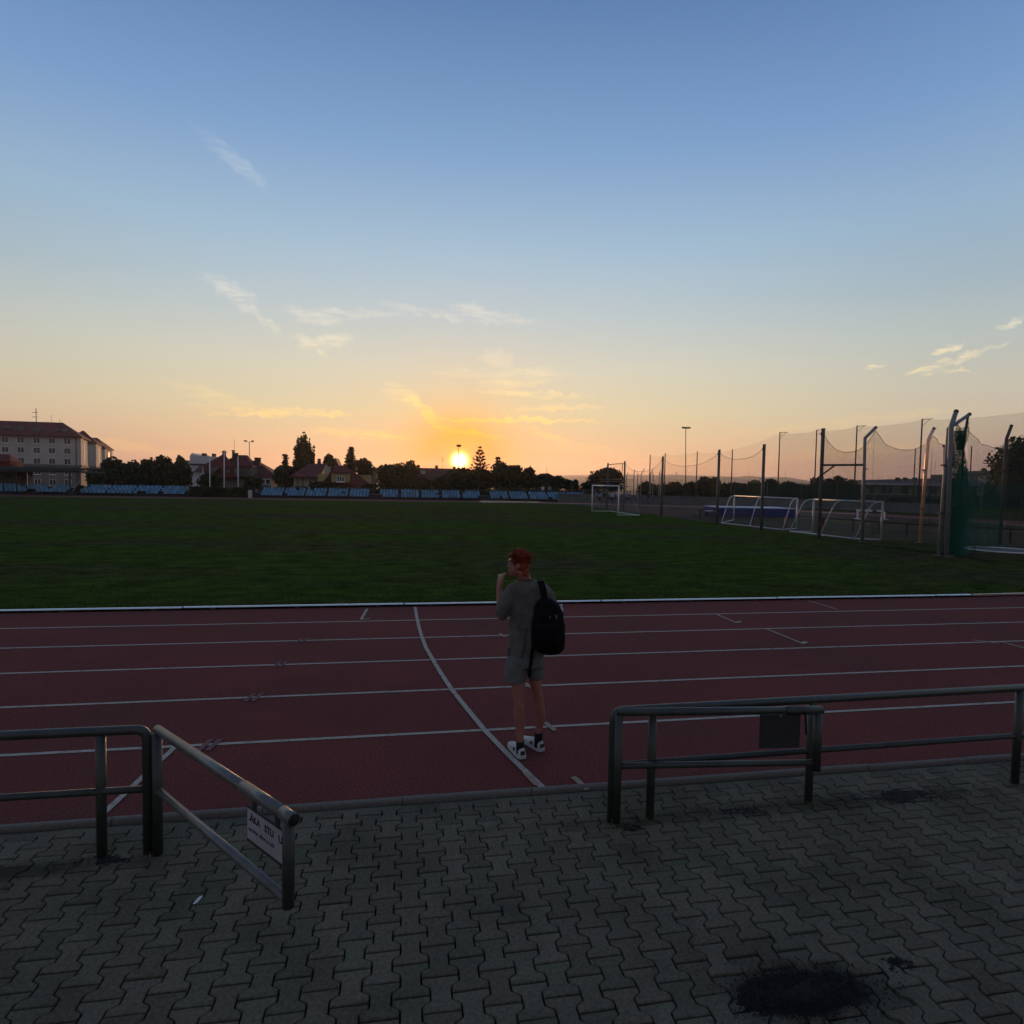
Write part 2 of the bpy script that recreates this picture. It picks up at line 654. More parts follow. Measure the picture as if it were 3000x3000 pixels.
V = np.empty((NB, 3, 3))
V[:, 0] = np.stack([Xb - np.cos(az) * wb, Yb - np.sin(az) * wb, zb], -1)
V[:, 1] = np.stack([Xb + np.cos(az) * wb, Yb + np.sin(az) * wb, zb], -1)
V[:, 2] = np.stack([Xb + lx, Yb + ly, zb + hb], -1)
M_blade = mat('grass_blade', (.050, .078, .012), .8, .6, 1.1, c2=(.056, .046, .024), c2scale=.35, c2lo=.5, c2hi=.64, spec=.2)
o = npmesh('grass', V.reshape(-1, 3), np.arange(NB * 3).reshape(-1, 3), M_blade)
tag(o, 'short worn turf blades along the near edge of the football field', 'grass', kind='stuff')

# inside of the bend: worn brown ground, then the red jumping apron
M_apron = mat('apron_rubber', (.085, .036, .030), .95, .2, 30., c2=(.065, .042, .030), c2scale=.25, spec=.05)
M_dirt = mat('worn_dirt', (.044, .032, .020), .95, .35, 3., .6, 16., c2=(.032, .036, .010), c2scale=.22, c2lo=.42, c2hi=.6, spec=.05)
half = [p for p in oval(Y_IN, 78.0)[:49]]
dz = MB().add([(20.6, 12.9, .005)] + [(x, y, .005) for x, y in half if x > 20.6] + [(20.6, 77, .005)], [tuple(range(len([1 for x, y in half if x > 20.6]) + 2))]).build('bend_infield', M_dirt)
tag(dz, kind='structure')
ap = MB().add([(21.5, 46.5, .012), (41, 43.5, .012), (45.3, 40, .012), (45.6, 50, .012), (40, 64, .012), (30, 72.5, .012), (21.5, 75, .012)], [tuple(range(7))]).build('jumping_apron', M_apron)
tag(ap, kind='structure')
for pts in ([(26, 47), (44, 42)], [(21.6, 58), (36, 55)], [(30, 34), (44.5, 30.5)]):
    strip('apron_line', pts, .09, M_line, .017, parent=ap)

# aluminium inner kerb, sections end to end
M_alu = mat('painted_alu', (.85, .84, .82), .22, .08, 12., metal=.9)
M_kerbdark = mat('kerb_foot', (.05, .045, .045), .9)
kb = tag(bpy.data.objects.new('inner_kerb', None), kind='structure')
COL.objects.link(kb)
x = -40.0
while x < 12.9:
    L = min(4.0, 12.95 - x)
    m = MB()
    dz_ = random.uniform(-.004, .004)
    m.loft([[(xx, 11.93 + .036 * math.cos(a), .044 + dz_ + .021 * math.sin(a)) for a in [math.pi * k / 8 for k in range(9)]] for xx in (x + .012, x + L - .012)])
    m.build('kerb_rail', M_alu, kb, auto=50)
    m = MB()
    for xx in (x + .5, x + L / 2, x + L - .5):
        m.box((xx, 11.935, .012), (.08, .05, .026))
    m.build('kerb_foot', M_kerbdark, kb)
    x += L
bend_in = oval(11.935, 77.95)
for i in range(0, 48, 1):
    a, b = bend_in[i], bend_in[i + 1]
    d = Vector((b[0] - a[0], b[1] - a[1], 0))
    MB().box(((a[0] + b[0]) / 2, (a[1] + b[1]) / 2, .04), (d.length - .03, .05, .04), math.atan2(d.y, d.x)).build('kerb_rail', M_alu, kb)
for k in range(4):
    p = P(1411 + 45 * k + 22, 1475, 75)
    MB().box((p.x, 76.6, .16), (1.85, .08, .24)).build('kerb_rail', M_alu, kb)
# ================================================================ paved walk
M_joint = mat('joint_sand', (.008, .0075, .007), 1., .3, 30.)
M_paver = mat('concrete_paver', (.176, .150, .106), .95, .34, 55., .8, 330., c2=(.130, .110, .078), c2scale=1.7, c2lo=.46, c2hi=.66, rand=.17, spec=.12, world=True)
# some blocks are cast in a greener grey: hue by piece
nt = M_paver.node_tree
fr = MATS['concrete_paver#rand']
bs = nt.nodes['Principled BSDF']
src = bs.inputs['Base Color'].links[0].from_socket
ml = nt.nodes.new('ShaderNodeMath'); ml.operation = 'MULTIPLY'; ml.inputs[1].default_value = 7.31
nt.links.new(fr.outputs[0], ml.inputs[0])
f2_ = nt.nodes.new('ShaderNodeMath'); f2_.operation = 'FRACT'
nt.links.new(ml.outputs[0], f2_.inputs[0])
mr = nt.nodes.new('ShaderNodeMapRange'); mr.inputs[1].default_value = .55; mr.inputs[2].default_value = .8
nt.links.new(f2_.outputs[0], mr.inputs[0])
mx2 = nt.nodes.new('ShaderNodeMix'); mx2.data_type = 'RGBA'; mx2.blend_type = 'MULTIPLY'
nt.links.new(mr.outputs[0], mx2.inputs[0]); nt.links.new(src, mx2.inputs[6]); mx2.inputs[7].default_value = (.89, 1.0, .985, 1)
# soft dirt worked into the blocks: one old spill and a grubby strip at the feet of the railings
gpos = nt.nodes.new('ShaderNodeNewGeometry')
dn = nt.nodes.new('ShaderNodeTexNoise'); dn.inputs['Scale'].default_value = 7.; dn.inputs['Detail'].default_value = 6; dn.inputs['Roughness'].default_value = .65
nt.links.new(gpos.outputs['Position'], dn.inputs['Vector'])


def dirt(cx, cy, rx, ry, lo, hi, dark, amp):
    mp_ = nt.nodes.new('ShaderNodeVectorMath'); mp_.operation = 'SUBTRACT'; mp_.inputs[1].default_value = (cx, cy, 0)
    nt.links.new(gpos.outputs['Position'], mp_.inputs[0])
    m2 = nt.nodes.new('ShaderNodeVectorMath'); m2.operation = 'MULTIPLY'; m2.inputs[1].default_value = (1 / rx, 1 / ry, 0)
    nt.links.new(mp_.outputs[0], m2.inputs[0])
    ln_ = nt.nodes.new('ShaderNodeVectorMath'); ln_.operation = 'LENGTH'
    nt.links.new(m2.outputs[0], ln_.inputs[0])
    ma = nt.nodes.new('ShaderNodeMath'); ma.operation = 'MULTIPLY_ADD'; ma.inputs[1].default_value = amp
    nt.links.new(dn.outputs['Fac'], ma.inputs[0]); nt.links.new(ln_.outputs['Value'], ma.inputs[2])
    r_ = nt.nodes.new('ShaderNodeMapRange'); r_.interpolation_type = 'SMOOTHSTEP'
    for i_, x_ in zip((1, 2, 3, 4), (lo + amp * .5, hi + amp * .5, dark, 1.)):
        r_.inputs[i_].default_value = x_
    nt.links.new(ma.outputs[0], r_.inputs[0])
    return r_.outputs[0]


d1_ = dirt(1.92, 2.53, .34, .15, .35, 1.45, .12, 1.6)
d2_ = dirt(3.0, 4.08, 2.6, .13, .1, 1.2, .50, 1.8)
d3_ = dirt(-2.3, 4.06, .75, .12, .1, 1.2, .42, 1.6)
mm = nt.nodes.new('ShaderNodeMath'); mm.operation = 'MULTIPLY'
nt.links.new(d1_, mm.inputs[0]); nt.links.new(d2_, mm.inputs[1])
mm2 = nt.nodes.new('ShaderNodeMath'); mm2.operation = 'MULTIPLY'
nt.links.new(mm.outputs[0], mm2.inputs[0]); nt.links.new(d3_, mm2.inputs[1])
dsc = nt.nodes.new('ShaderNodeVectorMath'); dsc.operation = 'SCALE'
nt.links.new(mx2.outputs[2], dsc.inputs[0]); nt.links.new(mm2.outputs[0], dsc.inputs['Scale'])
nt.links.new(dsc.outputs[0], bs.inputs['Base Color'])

pv = MB().add([(-9, -3, -.022), (13, -3, -.022), (13, 4.525, -.022), (-9, 4.525, -.022)], [(0, 1, 2, 3)]).build('pavement', M_joint)
tag(pv, kind='structure')
PP, PL = .1412, .2035
GAP = .0045
SH = [(0, 1), (.15, 1), (.20, .86), (.31, -.86), (.36, -1), (.64, -1), (.69, -.86), (.80, .86), (.85, 1), (1, 1)]
AMP = .0205


def paver_outline(inset=0.):
    R = []
    for t, s in SH:
        yy = (t - .5) * PL
        yy = max(-PL / 2 + GAP + inset, min(PL / 2 - GAP - inset, yy))
        R.append((PP / 2 + AMP * s - GAP - inset, yy))
    return R + [(-x, y) for x, y in reversed(R)]


def paver_mb():
    a, b = paver_outline(), paver_outline(.005)
    n = len(a)
    vs = [(x, y, -.024) for x, y in a] + [(x, y, -.004) for x, y in a] + [(x, y, 0) for x, y in b]
    fs = [(k, (k + 1) % n, n + (k + 1) % n, n + k) for k in range(n)] + [(n + k, n + (k + 1) % n, 2 * n + (k + 1) % n, 2 * n + k) for k in range(n)] + [tuple(2 * n + k for k in range(n))]
    return vs, fs


pvs, pfs = paver_mb()
me_pav = bpy.data.meshes.new('paver')
me_pav.from_pydata(pvs, [], pfs)
me_pav.materials.append(M_paver)
SOIL = (1.93, 2.55)
cells = []
for i in range(-52, 84):
    x = i * PP + .05
    off = (PL / 2 if i % 2 else 0) + .03
    for j in range(2, 23):
        y = j * PL + off
        if y + PL / 2 > 4.52:
            continue
        u, v, zz = proj((x, y, 0))
        vis = zz > .5 and -60 < u < 3060 and v < 3060
        cells.append((0 if vis else 1, x * x + y * y, x, y))
# cut blocks fill the last row beside the kerb
cells.sort()
pr = random.Random(3)
rest_v, rest_f = [], []
for n, (h, d, x, y) in enumerate(cells):
    dz_ = pr.gauss(0, .0016)
    tx, ty = pr.gauss(0, .009), pr.gauss(0, .009)
    if math.hypot((x - 1.93) / 1.3, y - 2.5) < .34:
        dz_ -= .008
    if n < 300:
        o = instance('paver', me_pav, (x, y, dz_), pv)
        o.location = (x, y, dz_)
        o.rotation_euler = (tx, ty, pr.gauss(0, .006))
    else:
        k = len(rest_v)
        rest_v += [(x + a, y + b, dz_ + c + b * tx - a * ty) for a, b, c in pvs]
        rest_f += [tuple(q + k for q in f) for f in pfs]
for i in range(-52, 84):
    x = i * PP + .05
    off = (PL / 2 if i % 2 else 0) + .03
    j = 22
    while j * PL + off + PL / 2 > 4.52:
        j -= 1
    y0, y1 = j * PL + off + PL / 2, 4.505
    if y1 - y0 > .03:
        k = len(rest_v)
        hw = PP / 2 + AMP * .4 - GAP
        z0 = pr.gauss(0, .0015)
        rest_v += [(x + sx * (hw if kk else hw + AMP * .5), yy, zz + z0) for zz in (-.024, -.001) for kk, yy in ((0, y0 + GAP), (1, y1 - .002)) for sx in (-1, 1)]
        rest_f += [tuple(q + k for q in f) for f in ((4, 5, 7, 6), (0, 1, 5, 4), (2, 6, 7, 3), (0, 4, 6, 2), (1, 3, 7, 5))]
m = MB()
m.v, m.f = rest_v, rest_f
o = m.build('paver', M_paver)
o.parent = pv
tag(o, kind='stuff')

# concrete edging between walk and track: separate stones with a rounded head
M_kerb = mat('kerb_concrete', (.15, .135, .115), .9, .2, 40., .35, 160.)
ke = tag(bpy.data.objects.new('edge_kerb', None), kind='structure')
COL.objects.link(ke)
x = -12.0
while x < 16:
    prof = [(4.546, -.05), (4.546, .014), (4.551, .024), (4.560, .029), (4.582, .029), (4.592, .024), (4.598, .014), (4.598, -.05)]
    z0, y0 = random.gauss(0, .002), random.gauss(0, .002)
    m = MB().loft([[(xx, y + y0, zq + z0) for y, zq in prof] for xx in (x + .003, x + .997)])
    m.build('kerb_stone', M_kerb, ke)
    x += 1.0

# ================================================================ railings and swing barriers
M_rail = mat('green_rail_paint', (.030, .036, .029), .40, .35, 7., .25, 90., c2=(.050, .036, .026), c2scale=5., c2lo=.62, c2hi=.8, spec=.5)
M_gate = mat('worn_gate_paint', (.10, .10, .092), .36, .35, 9., .12, 90., c2=(.06, .07, .066), c2scale=4., c2lo=.5, c2hi=.7, spec=.6)
M_rubber = mat('black_rubber', (.012, .012, .012), .8)
RT, RM, RR = .81, .42, .030


def arc_path(a, corner, b, r, n=6):
    a, c, b = Vector(a), Vector(corner), Vector(b)
    p, q = c + (a - c).normalized() * r, c + (b - c).normalized() * r
    return [a] + [(p * (1 - t) ** 2 + c * 2 * t * (1 - t) + q * t * t) for t in [i / n for i in range(n + 1)]] + [b]


rl = thing('railing', 'dark green tube railing at the left edge with a rounded corner', 'railing', (-1.61, 4.15, 0))
MB().tube(arc_path((-6.5, 4.19, RT), (-1.61, 4.15, RT), (-1.61, 4.15, 0), .07), RR, 14).build('top_rail', M_rail, rl, True)
MB().tube([(-6.5, 4.19, RM), (-1.62, 4.15, RM)], .022, 12).build('lower_rail', M_rail, rl, True)
for px in (-1.885, -3.55, -5.2):
    MB().tube([(px, 4.16, -.01), (px, 4.16, RT - .01)], RR, 14).build('post', M_rail, rl, True)

e1 = G(857, 2402, RT)
gl = thing('swing_barrier', 'pale worn tube barrier swung open towards the walk with a faded white sign', 'barrier', (-1.545, 4.13, 0))
h0 = Vector((-1.545, 4.13, 0))
MB().tube([h0 + Vector((0, 0, -.01)), h0 + Vector((0, 0, RT - .02))], RR, 14).build('hinge_post', M_rail, gl, True)
ed = Vector((e1.x, e1.y, 0)) - h0
gdir = ed.normalized()
LG = ed.length
z1 = RT + .005
MB().tube([h0 + Vector((0, 0, z1)), h0 + gdir * (LG - .0) + Vector((0, 0, z1))], .0270, 16).build('top_rail', M_gate, gl, True)
MB().tube([h0 + Vector((0, 0, RM)), h0 + gdir * (LG - .035) + Vector((0, 0, RM - .02))], .0235, 14).build('lower_rail', M_gate, gl, True)
MB().tube([h0 + gdir * (LG - .035) + Vector((0, 0, .37)), h0 + gdir * (LG - .035) + Vector((0, 0, z1 - .01))], .029, 14).build('end_post', M_rail, gl, True)
MB().tube([h0 + gdir * (LG * .70) + Vector((0, 0, z1)), h0 + gdir * (LG - .10) + Vector((0, 0, z1))], .0300, 16).build('grip_sleeve', M_gate, gl, True)
MB().tube([h0 + gdir * (LG - .092) + Vector((0, 0, z1)), h0 + gdir * (LG + .012) + Vector((0, 0, z1))], .0300, 16).build('grip_sleeve', M_gate, gl, True)
MB().tube([h0 + gdir * (LG + .012) + Vector((0, 0, z1)), h0 + gdir * (LG + .018) + Vector((0, 0, z1))], .029, 16).build('end_cap', M_rubber, gl, True)

# the sign under the open barrier
M_signw = mat('faded_sign', (.38, .35, .37), .6, .10, 5., c2=(.30, .275, .29), c2scale=3.)
M_signf = mat('sign_frame', (.035, .035, .035), .7)
M_ink = mat('faded_black_print', (.020, .019, .024), .8, .4, 60.)
M_ink2 = mat('faded_blue_print', (.060, .055, .095), .8, .4, 60.)
def along_at(u, z_):            # where along the barrier a measured column of the photograph falls
    return min((k / 800 * LG for k in range(801)), key=lambda q: abs(proj(h0 + gdir * q + Vector((0, 0, z_)))[0] - u))


s0, s1 = along_at(725, .62), LG - .062
zt, zb_ = z1 - .080, z1 - .272
perp = Vector((-gdir.y, gdir.x, 0))            # the side the camera reads
if perp.dot(CAM - (h0 + gdir * s0)) < 0:
    perp = -perp
sg = thing('sign', 'faded white no entry notice hanging under the open left barrier', 'sign', h0 + gdir * s0 + Vector((0, 0, zb_)))
Msg = Matrix((gdir, perp, Vector((0, 0, 1)))).transposed()
MB().box(h0 + gdir * (s0 + s1) / 2 + Vector((0, 0, (zt + zb_) / 2)), (s1 - s0, .006, zt - zb_), M=Msg).build('sign_board', M_signf, sg)
MB().box(h0 + gdir * ((s0 + s1) / 2 + .004) + perp * .0045 + Vector((0, 0, (zt + zb_) / 2 + .004)), (s1 - s0 - .014, .004, zt - zb_ - .034), M=Msg).build('sign_face', M_signw, sg)
for q in (.2, .8):
    MB().box(h0 + gdir * (s0 + (s1 - s0) * q) + Vector((0, 0, zt + .022)), (.03, .012, .066), M=Msg).build('clamp', M_signf, sg)


def lettering(txt, size, along, zc, mtl, name='lettering'):
    cu = bpy.data.curves.new('t', 'FONT')
    cu.body = txt
    cu.size = size
    cu.extrude = .0004
    cu.offset = .0016 if size > .04 else .0008
    ob = bpy.data.objects.new('t', cu)
    COL.objects.link(ob)
    dg = bpy.context.evaluated_depsgraph_get()
    me = bpy.data.meshes.new_from_object(ob.evaluated_get(dg))
    bpy.data.objects.remove(ob)
    xdir = perp.cross(Vector((0, 0, 1))) * -1
    if xdir.dot(CR) < 0:
        xdir = -xdir
    base = h0 + gdir * s0 + xdir * along + perp * .0072 + Vector((0, 0, zc))
    A = Matrix((xdir, Vector((0, 0, 1)), perp)).transposed().to_4x4()
    A.translation = base - wloc(sg)
    me.transform(A)
    me.materials.clear()
    me.materials.append(mtl)
    o = bpy.data.objects.new(name, me)
    COL.objects.link(o)
    o.parent = sg
    return o


W_ = s1 - s0
lettering('.ÁKA', .050, W_ * .08, zt - .070, M_ink)
lettering('STU', .050, W_ * .50, zt - .072, M_ink)
lettering('U', .050, W_ * .86, zt - .074, M_ink)
lettering('na hrac ·skou p och', .0315, W_ * .07, zt - .122, M_ink2)

# right hand railing and its barrier, folded back along the rail
rr = thing('railing', 'dark green tube railing right of the gap running along the track', 'railing', (1.48, 4.07, 0))
MB().tube(arc_path((9.5, 4.22, RT), (1.485, 4.075, RT), (1.485, 4.075, 0), .07), RR, 14).build('top_rail', M_rail, rr, True)
MB().tube([(9.5, 4.24, RM - .03), (1.49, 4.085, RM - .01)], .022, 12).build('lower_rail', M_rail, rr, True)
for px in (1.785, 3.09, 5.03, 6.9, 8.8):
    MB().tube([(px, 4.08 + (px - 1.48) * .018, -.01), (px, 4.08 + (px - 1.48) * .018, RT - .01)], RR, 14).build('post', M_rail, rr, True)
gr = thing('swing_barrier', 'dark green tube barrier folded back against the right railing with a dark board', 'barrier', (1.512, 4.045, 0))
e2 = G(2400, 2080, RT)
h2 = Vector((1.512, 4.045, 0))
ed2 = Vector((e2.x, e2.y, 0)) - h2
g2 = ed2.normalized()
L2 = ed2.length
MB().tube([h2 + Vector((0, 0, 0)), h2 + Vector((0, 0, RT - .02))], RR, 14).build('hinge_post', M_rail, gr, True)
MB().tube([h2 + Vector((0, 0, RT)), h2 + g2 * L2 + Vector((0, 0, RT))], .0285, 16).build('top_rail', M_rail, gr, True)
MB().tube([h2 + Vector((0, 0, RM)), h2 + g2 * (L2 - .035) + Vector((0, 0, RM))], .0235, 14).build('lower_rail', M_rail, gr, True)
MB().tube([h2 + g2 * (L2 - .004) + Vector((0, 0, .36)), h2 + g2 * (L2 - .004) + Vector((0, 0, RT - .01))], .029, 14).build('end_post', M_rail, gr, True)
MB().tube([h2 + g2 * (L2 * .83) + Vector((0, 0, RT)), h2 + g2 * (L2 + .022) + Vector((0, 0, RT))], .031, 16).build('grip_sleeve', M_rail, gr, True)
M_board = mat('dark_board', (.030, .030, .029), .75, .2, 12.)
b0, b1 = L2 * .70, L2 * .905
sb = thing('sign', 'dark back of a small board hanging from the right barrier', 'sign', h2 + g2 * b0 + Vector((0, 0, RT - .28)))
Msb = Matrix((g2, Vector((-g2.y, g2.x, 0)), Vector((0, 0, 1)))).transposed()
MB().box(h2 + g2 * (b0 + b1) / 2 + Vector((0, 0, RT - .155)), (b1 - b0, .006, .245), M=Msb).build('board', M_board, sb)
MB().box(h2 + g2 * (b0 + b1) / 2 + Vector((0, 0, RT - .036)), (.012, .012, .016), M=Msb).build('rivet', M_alu, sb)
MB().tube([h2 + g2 * (b1 + .012) + Vector((0, -.035, RT)), h2 + g2 * (b1 + .016) + Vector((0, -.036, RT - .06)), h2 + g2 * (b1 + .03) + Vector((0, -.03, RT - .17))], .008, 6).build('tie_strap', M_rubber, sb)

# dirt, weeds and scraps on the walk
M_soil = mat('dark_soil', (.015, .013, .011), 1., .5, 30., 1., 120.)


def soil(name, cx, cy, rx, ry, h, label, seed):
    """loose heap: noisy relief that dips under the blocks wherever it thins out"""
    r = np.random.default_rng(seed)
    nx, ny = 70, 34
    xs, ys = np.linspace(-1.5, 1.5, nx), np.linspace(-1.5, 1.5, ny)
    X_, Y_ = np.meshgrid(xs, ys)
    nse = sum(np.sin(X_ * k * a + Y_ * k * b + p_) / k ** .7 for k, a, b, p_ in zip((2, 3, 5, 8, 12, 17), r.uniform(-1.5, 1.5, 6), r.uniform(-1.5, 1.5, 6), r.uniform(0, 6, 6)))
    Z_ = h * np.exp(-1.5 * (X_ ** 2 + Y_ ** 2)) + .0030 * nse + r.normal(0, .0016, X_.shape) - .0045 - .006 * np.clip(X_ ** 2 + Y_ ** 2 - 1, 0, 2)
    V_ = np.stack([cx + X_ * rx, cy + Y_ * ry, Z_], -1).reshape(-1, 3)
    i_ = np.arange((nx - 1) * (ny - 1))
    a_ = (i_ // (nx - 1)) * nx + i_ % (nx - 1)
    o = npmesh(name, V_, np.stack([a_, a_ + 1, a_ + nx + 1, a_ + nx], -1), M_soil, None, True)
    return tag(o, label, 'soil', kind='stuff')


soil('soil_patch', 1.90, 2.53, .24, .10, .0085, 'dark heap of damp soil spread over the paving at lower right', 1)
soil('soil_patch', 2.50, 2.60, .09, .05, .0070, 'small dark soil spot right of the big soil heap', 2)
soil('soil_patch', -1.93, 4.10, .22, .08, .0066, 'dark soil at the foot of the left railing posts', 3)
soil('soil_patch', 1.60, 4.00, .14, .06, .0066, 'dark soil round the feet of the right barrier hinge', 4)
soil('soil_patch', -2.7, 4.05, .4, .10, .0066, 'dark soil along the left railing near the frame edge', 5)
soil('soil_patch', 2.62, 4.06, .30, .08, .0056, 'dark soil below the right railing between two posts', 6)
soil('soil_patch', 3.9, 4.1, .45, .10, .0054, 'dark soil strip beneath the far right railing', 8)
NC = 4200
cx = np.concatenate([1.90 + rng.normal(0, .19, NC // 2), rng.uniform(-3, 6, NC // 2)])
cy = np.concatenate([2.52 + rng.normal(0, .08, NC // 2), np.where(rng.random(NC // 2) < .6, 4.08 + rng.normal(0, .10, NC // 2), rng.uniform(2.0, 4.4, NC // 2))])
sz = rng.uniform(.001, .0042, NC) * np.concatenate([np.full(NC // 2, 1.3), np.full(NC // 2, .8)])
tet = np.array([(-1, -1, 0), (1, -1, 0), (0, 1, 0), (0, 0, 1.2)])
V = (tet[None] * sz[:, None, None]) + np.stack([cx, cy, np.full(NC, .001)], -1)[:, None]
Fi = np.array([(0, 1, 3), (1, 2, 3), (2, 0, 3)])[None] + (np.arange(NC) * 4)[:, None, None]
o = npmesh('grit', V.reshape(-1, 3), Fi.reshape(-1, 3), M_soil)
tag(o, 'loose dark crumbs of grit scattered on the paving', 'grit', kind='stuff')
M_dry = mat('dry_stalk', (.17, .15, .10), .9, .4, 20., c2=(.06, .075, .03), c2scale=6.)


def weed(name, x, y, r, n, hmax, label, seed, lie=.6):
    q = random.Random(seed)
    m = MB()
    for _ in range(n):
        a, d = q.uniform(0, 6.28), q.uniform(0, r)
        b = Vector((x + math.cos(a) * d, y + math.sin(a) * d * .7, 0))
        h = q.uniform(.3, 1) * hmax
        a2 = a + q.uniform(-1, 1)
        out = Vector((math.cos(a2), math.sin(a2), 0)) * q.uniform(.2, 1) * lie * hmax * 1.6
        m.tube([b, b + out * .5 + Vector((0, 0, h * .7)), b + out + Vector((0, 0, h * q.uniform(.4, 1)))], [.0016, .0012, .0004], 3, False)
    o = m.build(name, M_dry)
    return tag(o, label, 'weed', kind='stuff')


weed('weed_tuft', 1.80, 4.06, .06, 34, .08, 'dry pale weed tuft at the first post of the right railing', 1)
weed('weed_tuft', 1.52, 3.98, .07, 40, .05, 'low dark weed tuft at the right barrier hinge post', 2)
weed('weed_tuft', 3.09, 4.08, .05, 26, .06, 'thin dry weed tuft at the second post of the right railing', 3)
weed('weed_tuft', 2.12, 4.02, .09, 30, .02, 'flat dry weed between the first two right railing posts', 4, 1.4)
weed('weed_tuft', -1.62, 4.06, .07, 36, .035, 'low weed at the corner post of the left railing', 5)
weed('weed_tuft', -2.1, 4.06, .15, 50, .03, 'spread of low weeds left of the left railing post', 6)
weed('weed_tuft', 2.05, 3.42, .10, 34, .012, 'flattened dry weed among the blocks in front of the right barrier', 7, 1.6)
weed('weed_tuft', 4.25, 4.10, .10, 34, .03, 'dry pale weed under the far right railing', 9, 1.2)
weed('weed_tuft', 5.0, 4.10, .08, 30, .03, 'low weed at the last post of the right railing', 10, 1.)
M_white = mat('white_scrap', (.60, .60, .58), .8, .1, 30.)
p = G(580, 2640)
m = MB()
m.loft([[(p.x + t * .014 + s * .011 * math.sin(math.pi * (t + 1.25) / 2.4), p.y + t * .032 - s * .003, .004 + .004 * abs(s) + .003 * math.sin(t * 3)) for s in (-1, -.3, .3, 1)] for t in (-1, -.5, 0, .5, 1)], False, False)
tag(m.build('feather', M_white), 'small white feather lying on the blocks at left', 'feather')
p = G(2445, 2243, .04)
m = MB()
for k in range(7):
    a = k * .9
    m.add([(p.x + .03 * math.cos(a), 4.56 + .012 * math.sin(a), .042 + .010 * (k % 3)), (p.x + .03 * math.cos(a + 1.4), 4.56 + .014 * math.sin(a + 1.4), .044 + .008 * ((k + 1) % 3)), (p.x, 4.56, .062)], [(0, 1, 2)])
tag(m.build('dry_leaf', M_dry), 'pale crumpled dry leaf lying on the kerb behind the right railing', 'leaf')
# ================================================================ far side: terraces and seats
M_conc = mat('stand_concrete', (.11, .10, .098), .9, .25, 2.)
M_concd = mat('dark_concrete', (.05, .047, .045), .95, .25, 2.)
SY = 84.9
x0, x1 = P(225, 1450, SY).x, P(1722, 1470, SY).x
te = MB()
for k in range(3):
    te.span((x0, SY + .75 * k, -.2), (x1, SY + .75 * (k + 1) + (4 if k == 2 else -.001), .06 + .30 * k))
o = te.build('terrace', M_concd)
tag(o, kind='structure')
M_seat = mat('blue_seat', (.10, .26, .40), .45, .12, 5., rand=.25)
M_steel = mat('dark_steel', (.03, .03, .032), .5, .2, 8.)
sm = MB()
sm.box((0, .20, 0), (.41, .38, .035))
sm.box((0, .385, .21), (.41, .035, .40), M=Matrix.Rotation(-.12, 3, 'X'))
me_seat = sm.mesh('seat')
me_seat.materials.append(M_seat)
ORD = ['leftmost', 'second', 'third', 'fourth', 'fifth']
blocks = []
for gi, (rng_, where) in enumerate((([(238, 312), (316, 389), (393, 465), (469, 543)], 'of the four left of the dark hedge'),
                                    ([(765, 828), (832, 892), (896, 955), (960, 1019), (1024, 1081)], 'of the five right of the dark hedge'),
                                    ([(1112, 1167), (1175, 1227), (1235, 1287), (1296, 1348), (1356, 1408)], 'of the five just left of the setting sun glow'),
                                    ([(1437, 1489), (1495, 1546), (1553, 1605), (1609, 1662), (1666, 1717)], 'of the five nearest the football goal'))):
    for i, (a, b) in enumerate(rng_):
        lab = ORD[i] if i < len(rng_) - 1 else 'rightmost'
        if gi == 2:
            where = 'of the five under the sun and dark trees'
        xa, xb = P(a, 1440, SY + .8).x, P(b, 1440, SY + .8).x
        t = thing('seat_block', 'blue terrace seat block, %s %s' % (lab, where), 'seats', ((xa + xb) / 2, SY, 0), 'blue seat blocks along the far terrace')
        w = (xb - xa) / 6
        for k in range(3):
            yy, zz = SY + .18 + .75 * k, .40 + .30 * k
            MB().span((xa, yy + .15, zz - .06), (xb, yy + .20, zz - .022)).span((xa + .2, yy + .15, .06 + .30 * k), (xa + .25, yy + .20, zz - .05)).span((xb - .25, yy + .15, .06 + .30 * k), (xb - .2, yy + .20, zz - .05)).build('seat_beam', M_steel, t)
            for j in range(6):
                if random.random() < .04:
                    continue
                o = instance('seat', me_seat, (xa + (j + .5) * w, yy + random.gauss(0, .01), zz), t)
                o.scale = ((w - .085) / .41, 1, random.uniform(.96, 1.04))
    # stair flights between the groups stay dark concrete

# covered stand at the far left
gs = thing('grandstand', 'low covered grandstand with a flat dark roof and blue seats at far left', 'grandstand', (P(60, 1440, SY).x, SY, 0))
gx0, gx1 = P(-260, 1440, SY).x, P(214, 1440, SY).x
zr = P(60, 1379, SY).z
MB().span((gx0, SY - .5, zr - .12), (gx1 + 1.0, SY + 6, zr + .12)).build('roof', M_steel, gs)
MB().add([(gx0, SY - .55, zr + .122), (gx1 + 1.2, SY - .55, zr + .122), (gx1 + 1.2, SY + 6, zr + .55), (gx0, SY + 6, zr + .55)], [(0, 1, 2, 3)]).build('roof_sheet', mat('grey_roof_sheet', (.045, .045, .042), .95, spec=.0), gs)
for k in range(4):
    MB().span((gx0, SY + .75 * k, -.1), (gx1, SY + .75 * (k + 1) - .002, .1 + .28 * k)).build('step', M_concd, gs)
for u in (-150, -60, 10, 50, 80):
    x = P(u, 1440, SY + .2).x
    MB().span((x - .06, SY + .1, 0), (x + .06, SY + .22, zr - .125)).build('column', M_steel, gs)
xc = P(204, 1440, SY).x
MB().span((xc - .11, SY + .1, 0), (xc + .05, SY + .24, zr - .125)).build('column', mat('blue_steel', (.03, .06, .09), .6), gs)
xc = P(231, 1440, SY + 3).x
